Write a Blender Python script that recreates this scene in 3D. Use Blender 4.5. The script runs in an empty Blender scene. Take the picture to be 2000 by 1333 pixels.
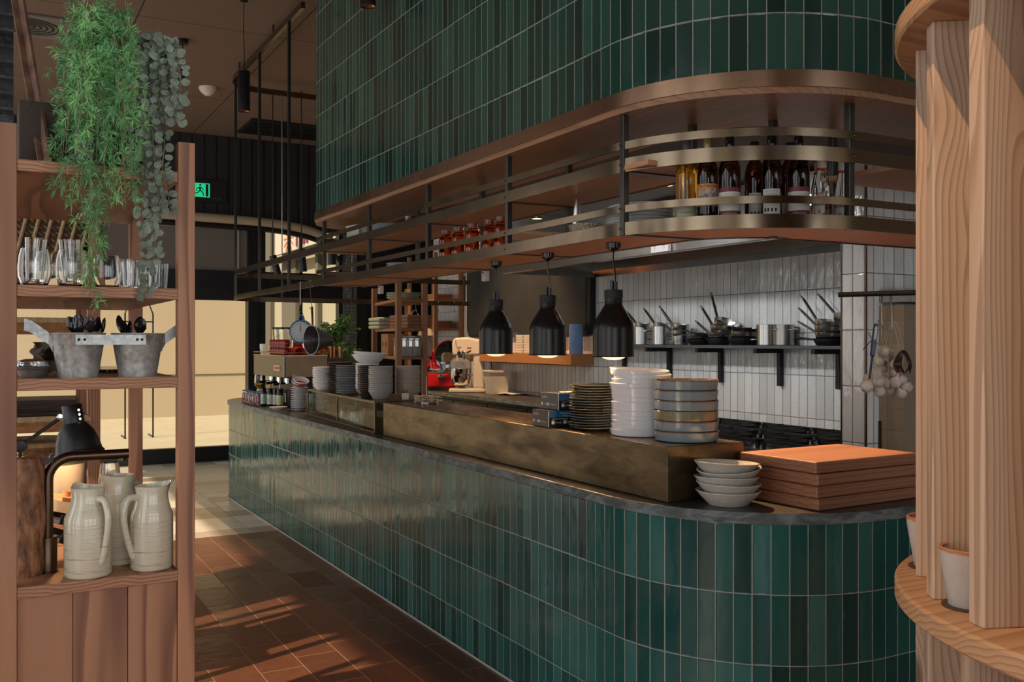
import bpy, bmesh, math, random
from mathutils import Vector, Matrix, Euler
random.seed(11)
SC = bpy.context.scene
COL = SC.collection
PI = math.pi
sin, cos = math.sin, math.cos
I4 = Matrix.Identity(4)


def T(x, y, z): return Matrix.Translation((x, y, z))
def RX(a): return Matrix.Rotation(a, 4, 'X')
def RY(a): return Matrix.Rotation(a, 4, 'Y')
def RZ(a): return Matrix.Rotation(a, 4, 'Z')
def SCL(x, y, z): return Matrix.Diagonal((x, y, z, 1))


class MB:
    """collects shapes; build() links them as ONE mesh object"""
    def __init__(s): s.v, s.f, s.sm, s.uv = [], [], [], []

    def add(s, vs, fs, M=None, smooth=False, uvs=None):
        b = len(s.v)
        if M is None: s.v += [tuple(p) for p in vs]
        else: s.v += [tuple(M @ Vector(p)) for p in vs]
        for i, q in enumerate(fs):
            s.f.append([b + k for k in q]); s.sm.append(smooth)
            s.uv.append(uvs[i] if uvs else None)
        return s

    def box(s, x0, x1, y0, y1, z0, z1, M=None):
        vs = [(x0, y0, z0), (x1, y0, z0), (x1, y1, z0), (x0, y1, z0), (x0, y0, z1), (x1, y0, z1), (x1, y1, z1), (x0, y1, z1)]
        return s.add(vs, [(0, 3, 2, 1), (4, 5, 6, 7), (0, 1, 5, 4), (1, 2, 6, 5), (2, 3, 7, 6), (3, 0, 4, 7)], M)

    def lathe(s, prof, n=32, M=None, smooth=True, close=False, sx=1, sy=1):
        """prof: list of (r,z); r==0 ends are caps"""
        vs, fs, rings = [], [], []
        for r, z in prof:
            if r < 1e-6:
                rings.append([len(vs)]); vs.append((0, 0, z))
            else:
                rings.append(list(range(len(vs), len(vs) + n)))
                vs += [(r * cos(2 * PI * k / n) * sx, r * sin(2 * PI * k / n) * sy, z) for k in range(n)]
        prs = list(zip(rings, rings[1:]))
        if close: prs.append((rings[-1], rings[0]))
        for a, b in prs:
            for k in range(n):
                k2 = (k + 1) % n
                if len(a) == 1 and len(b) == 1: continue
                if len(a) == 1: fs.append((a[0], b[k2], b[k]))
                elif len(b) == 1: fs.append((a[k], a[k2], b[0]))
                else: fs.append((a[k], a[k2], b[k2], b[k]))
        return s.add(vs, fs, M, smooth)

    def cyl(s, r, z0, z1, n=24, M=None, r2=None):
        r2 = r if r2 is None else r2
        s.lathe([(r, z0), (r2, z1)], n, M)
        s.lathe([(0, z0), (r, z0)], n, M, False)
        return s.lathe([(r2, z1), (0, z1)], n, M, False)

    def tube(s, pts, r, n=8, M=None, closed=False, caps=True, flat=None):
        """sweep a circle (or flat=(w,h) rectangle standing on Z) along pts"""
        pts = [Vector(p) for p in pts]
        m = len(pts); vs, fs = [], []
        rs = r if isinstance(r, (list, tuple)) else [r] * m
        up = None
        for i, p in enumerate(pts):
            a = pts[i - 1] if (i > 0 or closed) else p
            b = pts[(i + 1) % m] if (i < m - 1 or closed) else p
            t = (b - a).normalized()
            if up is None:
                up = Vector((0, 0, 1)) if abs(t.z) < .9 else Vector((1, 0, 0))
            sd = t.cross(up)
            if sd.length < 1e-5: sd = t.cross(Vector((0, 1, 0)))
            sd.normalize(); u2 = sd.cross(t).normalized()
            if flat is None: up = u2
            if flat:
                w, h = flat
                for (cx, cy) in ((-w / 2, -h / 2), (w / 2, -h / 2), (w / 2, h / 2), (-w / 2, h / 2)):
                    vs.append(p + sd * cx + Vector((0, 0, 1)) * cy if abs(t.z) < .9 else p + sd * cx + u2 * cy)
            else:
                for k in range(n):
                    an = 2 * PI * k / n
                    vs.append(p + sd * (cos(an) * rs[i]) + u2 * (sin(an) * rs[i]))
        n = 4 if flat else n
        for i in range(m if closed else m - 1):
            j = (i + 1) % m
            for k in range(n):
                k2 = (k + 1) % n
                fs.append((i * n + k, i * n + k2, j * n + k2, j * n + k))
        if caps and not closed:
            fs.append(tuple(range(n - 1, -1, -1))); fs.append(tuple((m - 1) * n + k for k in range(n)))
        return s.add(vs, fs, M, not flat)

    def prism(s, poly, z0, z1, M=None):
        n = len(poly)
        a = sum(poly[i][0] * poly[(i + 1) % n][1] - poly[(i + 1) % n][0] * poly[i][1] for i in range(n))
        if a < 0: poly = poly[::-1]
        vs = [(x, y, z0) for x, y in poly] + [(x, y, z1) for x, y in poly]
        fs = [tuple(range(n - 1, -1, -1)), tuple(range(n, 2 * n))]
        fs += [(i, (i + 1) % n, n + (i + 1) % n, n + i) for i in range(n)]
        return s.add(vs, fs, M)

    def strip(s, path, z0, z1, u0=0, flip=False, M=None, smooth=True):
        """vertical wall following a plan path, UV in metres"""
        vs, fs, uvs = [], [], []
        u = u0; us = []
        for i, p in enumerate(path):
            if i: u += (Vector(p) - Vector(path[i - 1])).length
            us.append(u); vs += [(p[0], p[1], z0), (p[0], p[1], z1)]
        for i in range(len(path) - 1):
            a, b = 2 * i, 2 * i + 2
            q = [(a, us[i], z0), (b, us[i + 1], z0), (b + 1, us[i + 1], z1), (a + 1, us[i], z1)]
            if flip: q = q[::-1]
            fs.append([k[0] for k in q]); uvs.append([(k[1], k[2]) for k in q])
        return s.add(vs, fs, M, smooth, uvs)

    def band(s, path, z0, z1, th, M=None):
        """flat bar standing on edge, following a plan path"""
        P = [Vector((p[0], p[1], 0)) for p in path]; n = len(P); L, Rr = [], []
        for i, p in enumerate(P):
            t = (P[min(i + 1, n - 1)] - P[max(i - 1, 0)]).normalized(); q = Vector((-t.y, t.x, 0)) * (th / 2)
            L.append(p + q); Rr.append(p - q)
        vs = [(v.x, v.y, z) for z in (z0, z1) for S_ in (L, Rr) for v in S_]
        fs = []
        for i in range(n - 1):
            a, b, c, d = i, n + i, 2 * n + i, 3 * n + i
            fs += [(a, a + 1, c + 1, c)[::-1], (b, b + 1, d + 1, d), (c, c + 1, d + 1, d)[::-1], (a, a + 1, b + 1, b)]
        fs += [(0, 2 * n, 3 * n, n)[::-1], (n - 1, 2 * n - 1, 4 * n - 1, 3 * n - 1)[::-1]]
        return s.add(vs, fs, M, True)

    def quad(s, pts, uv=None, M=None):
        return s.add(pts, [tuple(range(len(pts)))], M, False, [uv] if uv else None)

    def build(s, name, mat, parent=None, bevel=0, solid=0, segs=2, sub=0):
        me = bpy.data.meshes.new(name)
        me.from_pydata(s.v, [], s.f)
        me.polygons.foreach_set('use_smooth', s.sm)
        if any(u for u in s.uv):
            l = me.uv_layers.new(name='UVMap'); k = 0
            for pi, p in enumerate(me.polygons):
                for j, li in enumerate(p.loop_indices):
                    l.data[li].uv = s.uv[pi][j] if s.uv[pi] else (0, 0)
        me.update()
        if any(s.sm): me.set_sharp_from_angle(angle=.66)
        o = bpy.data.objects.new(name, me); COL.objects.link(o)
        if mat: me.materials.append(mat)
        if parent: o.parent = parent
        if solid:
            m = o.modifiers.new('s', 'SOLIDIFY'); m.thickness = solid; m.offset = 0
        if bevel:
            m = o.modifiers.new('b', 'BEVEL'); m.width = bevel; m.segments = segs; m.limit_method = 'ANGLE'; m.angle_limit = .7
        if sub:
            m = o.modifiers.new('u', 'SUBSURF'); m.levels = sub; m.render_levels = sub
        return o


def tag(o, label=None, cat=None, group=None, kind=None):
    if label: o['label'] = label
    if cat: o['category'] = cat
    if group: o['group'] = group
    if kind: o['kind'] = kind
    return o


def thing(name, label, cat, loc=(0, 0, 0), rz=0, group=None):
    o = bpy.data.objects.new(name, None); COL.objects.link(o)
    o.empty_display_size = .05
    o.location = loc; o.rotation_euler = (0, 0, rz)
    return tag(o, label, cat, group)


def solo(mb, name, mat, label, cat, loc=(0, 0, 0), rz=0, group=None, rot=None, **k):
    o = mb.build(name, mat, **k)
    o.location = loc; o.rotation_euler = rot if rot else (0, 0, rz)
    return tag(o, label, cat, group)


def struct(mb, name, mat, **k):
    o = mb.build(name, mat, **k); o['kind'] = 'structure'
    return o


def copy_tree(o, parent=None):
    c = o.copy(); COL.objects.link(c)
    if parent: c.parent = parent
    for ch in list(o.children): copy_tree(ch, c)
    return c


def dup(o, label, loc, rot=None, group=None, scale=None):
    c = copy_tree(o); c.location = loc
    if rot is not None: c.rotation_euler = rot if not isinstance(rot, (int, float)) else (0, 0, rot)
    if scale: c.scale = (scale,) * 3
    c['label'] = label
    if group: c['group'] = group
    return c


ORD = ['', 'second', 'third', 'fourth', 'fifth', 'sixth', 'seventh', 'eighth', 'ninth', 'tenth', 'eleventh', 'twelfth',
       'thirteenth', 'fourteenth', 'fifteenth', 'sixteenth', 'seventeenth', 'eighteenth']


def ordn(k, n, what='stack'):
    """k counted from the top"""
    if k == 0: return 'topmost in the ' + what
    if k == n - 1: return 'lowest in the ' + what
    return ORD[k] + ' from top in the ' + what


def yat(px, x):
    """distance along the room where a bearing px meets the plane x"""
    return x / math.tan(HD + math.atan((px - 1000) / 1850))


def arc(cx, cy, r, a0, a1, n=14):
    return [(cx + r * cos(math.radians(a0 + (a1 - a0) * k / n)), cy + r * sin(math.radians(a0 + (a1 - a0) * k / n))) for k in range(n + 1)]


def text_mb(body, size, fn, mb=None, align='CENTER', ex=0, bold=0):
    """letters as a mesh; fn maps flat (x,y,z) to 3-D"""
    cu = bpy.data.curves.new('t', 'FONT'); cu.body = body; cu.size = size; cu.align_x = align; cu.align_y = 'CENTER'
    cu.extrude = ex; cu.resolution_u = 3; cu.offset = bold
    ob = bpy.data.objects.new('t', cu); COL.objects.link(ob)
    dg = bpy.context.evaluated_depsgraph_get()
    me = bpy.data.meshes.new_from_object(ob.evaluated_get(dg))
    mb = mb or MB()
    mb.add([fn(*v.co) for v in me.vertices], [tuple(p.vertices) for p in me.polygons])
    bpy.data.objects.remove(ob); bpy.data.curves.remove(cu); bpy.data.meshes.remove(me)
    return mb


HD = math.atan(1023 / 1850)                 # heading of the room's long axis
def at(px, py, z):
    """a point z metres ahead, at a bearing/height measured on the plan"""
    k = (px - 1000) / 1850
    return Vector((z * (sin(HD) + k * cos(HD)), z * (cos(HD) - k * sin(HD)), 1.53 - (py - 666.5) * z / 1850))


def bez(pts, n=8):
    """smooth Catmull-Rom path through pts"""
    P = [Vector(p) for p in pts]; P = [P[0] * 2 - P[1]] + P + [P[-1] * 2 - P[-2]]
    out = []
    for i in range(1, len(P) - 2):
        a, b, c, d = P[i - 1:i + 3]
        for k in range(n):
            t = k / n
            out.append(.5 * ((2 * b) + (c - a) * t + (2 * a - 5 * b + 4 * c - d) * t * t + (3 * b - a - 3 * c + d) * t ** 3))
    out.append(P[-2]); return out


def light(name, typ, loc, energy, col, **k):
    l = bpy.data.lights.new(name, typ); l.energy = energy; l.color = col
    tgt = k.pop('target', None)
    for a, v in k.items(): setattr(l, a, v)
    o = bpy.data.objects.new(name, l); COL.objects.link(o); o.location = loc
    if tgt is not None: o.rotation_euler = (Vector(tgt) - Vector(loc)).to_track_quat('-Z', 'Y').to_euler()
    return o
WARM = (1, .62, .34); COOL = (.78, .88, 1)
def spot(loc, tgt, e, ang=70, col=WARM, blend=.6, r=.03): return light('lamp_or_fill_light', 'SPOT', loc, e, col, spot_size=math.radians(ang), spot_blend=blend, shadow_soft_size=r, target=tgt)
# ------------------------------------------------------------------ materials
def newmat(name):
    m = bpy.data.materials.new(name); m.use_nodes = True
    nt = m.node_tree
    return m, nt, nt.nodes['Principled BSDF']


def nd(nt, typ, **k):
    n = nt.nodes.new(typ)
    for a, v in k.items():
        if a.startswith('i_'): n.inputs[a[2:].replace('_', ' ')].default_value = v
        else: setattr(n, a, v)
    return n


def mth(nt, op, a, b=None, c=None):
    n = nt.nodes.new('ShaderNodeMath'); n.operation = op
    for i, x in enumerate((a, b, c)):
        if x is None: continue
        if isinstance(x, (int, float)): n.inputs[i].default_value = x
        else: nt.links.new(x, n.inputs[i])
    return n.outputs[0]


def vmth(nt, op, a, b=None):
    n = nt.nodes.new('ShaderNodeVectorMath'); n.operation = op
    for i, x in enumerate((a, b)):
        if x is None: continue
        if isinstance(x, (tuple, list)): n.inputs[i].default_value = x
        else: nt.links.new(x, n.inputs[i])
    return n.outputs[1] if op == 'LENGTH' else n.outputs[0]


def ramp(nt, fac, stops, interp='LINEAR'):
    n = nt.nodes.new('ShaderNodeValToRGB'); r = n.color_ramp; r.interpolation = interp
    while len(r.elements) < len(stops): r.elements.new(.5)
    for e, (p, c) in zip(r.elements, stops):
        e.position = p; e.color = (*c, 1) if len(c) == 3 else c
    nt.links.new(fac, n.inputs[0]); return n.outputs[0]


def mixc(nt, fac, a, b, typ='MIX'):
    n = nt.nodes.new('ShaderNodeMix'); n.data_type = 'RGBA'; n.blend_type = typ
    for s, x in ((n.inputs[0], fac), (n.inputs[6], a), (n.inputs[7], b)):
        if isinstance(x, (int, float)): s.default_value = x
        elif isinstance(x, (tuple, list)): s.default_value = (*x, 1) if len(x) == 3 else x
        else: nt.links.new(x, s)
    return n.outputs[2]


def objco(nt):
    """object coordinates shifted by a random amount per object"""
    tc = nt.nodes.new('ShaderNodeTexCoord'); oi = nt.nodes.new('ShaderNodeObjectInfo')
    return tc.outputs['Object'], oi.outputs['Random']


def noise(nt, vec, scale, detail=3, rough=.5, dist=0):
    n = nd(nt, 'ShaderNodeTexNoise'); n.inputs['Scale'].default_value = scale; n.inputs['Detail'].default_value = detail
    n.inputs['Roughness'].default_value = rough; n.inputs['Distortion'].default_value = dist
    if vec is not None: nt.links.new(vec, n.inputs['Vector'])
    return n.outputs[0]


def bump(nt, bs, h, strength, dist=.01, normal=None):
    b = nd(nt, 'ShaderNodeBump'); b.inputs['Strength'].default_value = strength; b.inputs['Distance'].default_value = dist
    nt.links.new(h, b.inputs['Height'])
    if normal is not None: nt.links.new(normal, b.inputs['Normal'])
    nt.links.new(b.outputs[0], bs.inputs['Normal']); return b.outputs[0]


def pm(name, col, rough=.5, metal=0, trans=0, ior=1.45, emit=None, es=1, var=0, vscale=30, bmp=0, bscale=60, coat=0, rvar=0, stretch=None):
    m, nt, b = newmat(name)
    b.inputs['Base Color'].default_value = (*col, 1); b.inputs['Roughness'].default_value = rough
    b.inputs['Metallic'].default_value = metal; b.inputs['IOR'].default_value = ior
    b.inputs['Transmission Weight'].default_value = trans; b.inputs['Coat Weight'].default_value = coat
    b.inputs['Coat Roughness'].default_value = .08
    if emit:
        b.inputs['Emission Color'].default_value = (*emit, 1); b.inputs['Emission Strength'].default_value = es
    if var or bmp or rvar:
        co, rnd = objco(nt)
        v = vmth(nt, 'MULTIPLY', co, stretch) if stretch else co
        v = vmth(nt, 'ADD', v, vmth(nt, 'SCALE', (1, 1, 1)))
        if var or rvar:
            nz = noise(nt, v, vscale, 4, .6)
            if var:
                lo = tuple(c * (1 - var) for c in col); hi = tuple(min(1, c * (1 + var)) for c in col)
                nt.links.new(ramp(nt, nz, [(.3, lo), (.7, hi)]), b.inputs['Base Color'])
            if rvar:
                nt.links.new(mth(nt, 'MULTIPLY_ADD', nz, rvar, rough - rvar * .5), b.inputs['Roughness'])
        if bmp: bump(nt, b, noise(nt, v, bscale, 3), bmp, .01)
    return m


def wood(name, light, dark, axis='Z', freq=150, rough=.55, lam=0, knots=0, dist=.012, contrast=.75, off=.05):
    m, nt, b = newmat(name)
    co, rnd = objco(nt)
    sh = nt.nodes.new('ShaderNodeCombineXYZ')
    for k in range(3): nt.links.new(mth(nt, 'MULTIPLY', rnd, (3.1, 7.7, 5.3)[k]), sh.inputs[k])
    ax = 'XYZ'.index(axis)
    st = [1, 1, 1]; st[ax] = .07
    v = vmth(nt, 'MULTIPLY', co, tuple(st))
    nv = vmth(nt, 'ADD', v, sh.outputs[0])
    sp = nt.nodes.new('ShaderNodeSeparateXYZ'); nt.links.new(co, sp.inputs[0])
    n1 = nd(nt, 'ShaderNodeTexNoise'); n1.inputs['Scale'].default_value = 7; n1.inputs['Detail'].default_value = 2
    nt.links.new(nv, n1.inputs['Vector'])
    comps = []
    for k in range(3):
        if k == ax: continue
        c = sp.outputs[k]
        if lam and len(comps) == 0:
            c = mth(nt, 'SUBTRACT', mth(nt, 'MODULO', mth(nt, 'ADD', mth(nt, 'ADD', c, 40), mth(nt, 'MULTIPLY', rnd, 3)), lam), lam * .5)
            c = mth(nt, 'MULTIPLY', c, .8)
        else:
            c = mth(nt, 'ADD', c, mth(nt, 'MULTIPLY_ADD', rnd, off, off * .4))
        c = mth(nt, 'ADD', c, mth(nt, 'MULTIPLY', mth(nt, 'SUBTRACT', n1.outputs[0], .5), dist * (7 if len(comps) == 0 else 4)))
        comps.append(c)
    r = mth(nt, 'SQRT', mth(nt, 'ADD', mth(nt, 'MULTIPLY', comps[0], comps[0]), mth(nt, 'MULTIPLY', comps[1], comps[1])))
    kn = None
    if knots:
        vo = nd(nt, 'ShaderNodeTexVoronoi'); st2 = [6, 6, 6]; st2[ax] = 2.4
        nt.links.new(vmth(nt, 'ADD', vmth(nt, 'MULTIPLY', co, tuple(st2)), sh.outputs[0]), vo.inputs['Vector'])
        vo.inputs['Scale'].default_value = 1
        kn = vo.outputs['Distance']
        r = mth(nt, 'ADD', r, mth(nt, 'MULTIPLY', mth(nt, 'POWER', mth(nt, 'MAXIMUM', mth(nt, 'SUBTRACT', .5, kn), 0), 2), .30))
    fr = mth(nt, 'FRACT', mth(nt, 'MULTIPLY', r, freq))
    ring = ramp(nt, fr, [(0, (0, 0, 0)), (.55, (.25,) * 3), (.86, (1,) * 3), (.95, (.8,) * 3), (1, (0, 0, 0))])
    fine = noise(nt, vmth(nt, 'MULTIPLY', nv, (60, 60, 60)), 4, 3)
    col = mixc(nt, mth(nt, 'MULTIPLY', ring, contrast), light, dark)
    big = noise(nt, nv, 2.2, 2)
    col = mixc(nt, mth(nt, 'MULTIPLY', big, .35), col, tuple(c * .62 for c in light))
    col = mixc(nt, mth(nt, 'MULTIPLY', fine, .22), col, dark)
    if kn is not None:
        col = mixc(nt, ramp(nt, kn, [(.0, (1,) * 3), (.10, (.8,) * 3), (.15, (0, 0, 0))]), col, tuple(c * .45 for c in dark))
    nt.links.new(col, b.inputs['Base Color'])
    b.inputs['Roughness'].default_value = rough
    bump(nt, b, mth(nt, 'ADD', ring, fine), .12, .002)
    return m


def tiles(name, w, h, cols, grout, gw=.0035, rough=.12, wob=.5, v0=0, u0=0, tilt=.6, var=.25, uv=True, stagger=False, coat=0, gloss_var=.1, axes=(0, 1), wscale=14, ior=1.45, wst=(1, 1, .45)):
    """glazed stacked tiles: per-tile colour, grout lines, wavy face"""
    m, nt, b = newmat(name)
    tc = nt.nodes.new('ShaderNodeTexCoord')
    sp = nt.nodes.new('ShaderNodeSeparateXYZ')
    nt.links.new(tc.outputs['UV' if uv else 'Object'], sp.inputs[0])
    u = mth(nt, 'DIVIDE', mth(nt, 'ADD', sp.outputs[axes[0]], 50 * w - u0), w); v = mth(nt, 'DIVIDE', mth(nt, 'ADD', sp.outputs[axes[1]], 50 * h - v0), h)
    iu = mth(nt, 'FLOOR', u)
    if stagger:
        wn0 = nd(nt, 'ShaderNodeTexWhiteNoise', noise_dimensions='1D'); nt.links.new(iu, wn0.inputs['W'])
        v = mth(nt, 'ADD', v, mth(nt, 'MULTIPLY', mth(nt, 'ROUND', mth(nt, 'MULTIPLY', wn0.outputs[0], 3)), .333))
    iv = mth(nt, 'FLOOR', v)
    fu = mth(nt, 'FRACT', u); fv = mth(nt, 'FRACT', v)
    cb = nt.nodes.new('ShaderNodeCombineXYZ'); nt.links.new(iu, cb.inputs[0]); nt.links.new(iv, cb.inputs[1])
    wn = nd(nt, 'ShaderNodeTexWhiteNoise', noise_dimensions='3D'); nt.links.new(cb.outputs[0], wn.inputs[0])
    ws = nt.nodes.new('ShaderNodeSeparateColor'); nt.links.new(wn.outputs[1], ws.inputs[0])
    col = ramp(nt, wn.outputs[0], cols)
    co = vmth(nt, 'ADD', tc.outputs['Object'], wn.outputs[1])
    nz = noise(nt, co, 22, 4, .6)
    col = mixc(nt, mth(nt, 'MULTIPLY', nz, var), col, tuple(c * .3 for c in cols[0][1]))
    sp2 = noise(nt, co, 160, 2)
    col = mixc(nt, ramp(nt, sp2, [(.70, (0,) * 3), (.74, (1,) * 3)]), col, tuple(c * .35 for c in cols[0][1]))
    du = mth(nt, 'MULTIPLY', mth(nt, 'SUBTRACT', .5, mth(nt, 'ABSOLUTE', mth(nt, 'SUBTRACT', fu, .5))), w)
    dv = mth(nt, 'MULTIPLY', mth(nt, 'SUBTRACT', .5, mth(nt, 'ABSOLUTE', mth(nt, 'SUBTRACT', fv, .5))), h)
    d = mth(nt, 'MINIMUM', du, dv)
    d = mth(nt, 'ADD', d, mth(nt, 'MULTIPLY', mth(nt, 'SUBTRACT', noise(nt, tc.outputs['Object'], 60, 2), .5), gw * .35))
    g = ramp(nt, mth(nt, 'DIVIDE', d, gw), [(.42, (1,) * 3), (.58, (0,) * 3)])
    nt.links.new(mixc(nt, g, col, grout), b.inputs['Base Color'])
    rg = mth(nt, 'MULTIPLY_ADD', ws.outputs[2], gloss_var, rough)
    nt.links.new(mth(nt, 'MULTIPLY_ADD', g, .55, rg), b.inputs['Roughness'])
    b.inputs['Coat Weight'].default_value = coat; b.inputs['IOR'].default_value = ior
    # height: random tilt of every tile + waviness + edge
    hh = mth(nt, 'MULTIPLY', mth(nt, 'SUBTRACT', fu, .5), mth(nt, 'MULTIPLY', mth(nt, 'SUBTRACT', ws.outputs[0], .5), tilt))
    hh = mth(nt, 'ADD', hh, mth(nt, 'MULTIPLY', mth(nt, 'SUBTRACT', fv, .5), mth(nt, 'MULTIPLY', mth(nt, 'SUBTRACT', ws.outputs[1], .5), tilt)))
    hh = mth(nt, 'ADD', hh, mth(nt, 'MULTIPLY', noise(nt, vmth(nt, 'MULTIPLY', co, wst), wscale, 2, .5), wob))
    hh = mth(nt, 'ADD', hh, mth(nt, 'MULTIPLY', mth(nt, 'MINIMUM', mth(nt, 'DIVIDE', d, gw * 1.6), 1), .55))
    bump(nt, b, hh, 1, .0022)
    return m


def brass(name, col, rough=.3, stain=.5, stretch=(1, 1, 1), sc=6, dark=(.05, .035, .02)):
    m, nt, b = newmat(name)
    co, rnd = objco(nt)
    v = vmth(nt, 'MULTIPLY', co, stretch)
    nz = noise(nt, v, sc, 6, .62, .4)
    nt.links.new(mixc(nt, ramp(nt, nz, [(.38, (0,) * 3), (.68, (stain,) * 3)]), col, dark), b.inputs['Base Color'])
    b.inputs['Metallic'].default_value = 1
    nt.links.new(mth(nt, 'MULTIPLY_ADD', nz, .3, rough - .1), b.inputs['Roughness'])
    bump(nt, b, noise(nt, v, sc * 5, 3), .05, .004)
    return m


def steel(name, col=(.55, .54, .52), rough=.22, stretch=(1, 1, 40)):
    m, nt, b = newmat(name)
    co, rnd = objco(nt)
    nz = noise(nt, vmth(nt, 'MULTIPLY', co, stretch), 18, 3)
    b.inputs['Base Color'].default_value = (*col, 1); b.inputs['Metallic'].default_value = 1
    nt.links.new(mth(nt, 'MULTIPLY_ADD', nz, .04, rough - .02), b.inputs['Roughness'])
    return m


def glass(name, col=(1, 1, 1), rough=0, ior=1.45):
    m, nt, b = newmat(name)
    b.inputs['Base Color'].default_value = (*col, 1); b.inputs['Roughness'].default_value = rough
    b.inputs['Transmission Weight'].default_value = 1; b.inputs['IOR'].default_value = ior
    return m


def pane_mat(name, tint=(.9, .95, .93), refl=.08):
    """thin window glass: see-through with a faint reflection"""
    m, nt, b = newmat(name)
    nt.nodes.remove(b); out = nt.nodes['Material Output']
    tr = nd(nt, 'ShaderNodeBsdfTransparent'); tr.inputs[0].default_value = (*tint, 1)
    gl = nd(nt, 'ShaderNodeBsdfGlossy'); gl.inputs['Roughness'].default_value = .02
    fr = nd(nt, 'ShaderNodeFresnel'); fr.inputs[0].default_value = 1.17
    mx = nd(nt, 'ShaderNodeMixShader')
    gb = nd(nt, 'ShaderNodeNewGeometry'); nt.links.new(mth(nt, 'MULTIPLY', fr.outputs[0], mth(nt, 'SUBTRACT', 1, gb.outputs['Backfacing'])), mx.inputs[0]); nt.links.new(tr.outputs[0], mx.inputs[1]); nt.links.new(gl.outputs[0], mx.inputs[2])
    nt.links.new(mx.outputs[0], out.inputs[0]); return m


def emis(name, col, s):
    m, nt, b = newmat(name)
    b.inputs['Base Color'].default_value = (*col, 1)
    b.inputs['Emission Color'].default_value = (*col, 1); b.inputs['Emission Strength'].default_value = s
    return m


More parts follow.
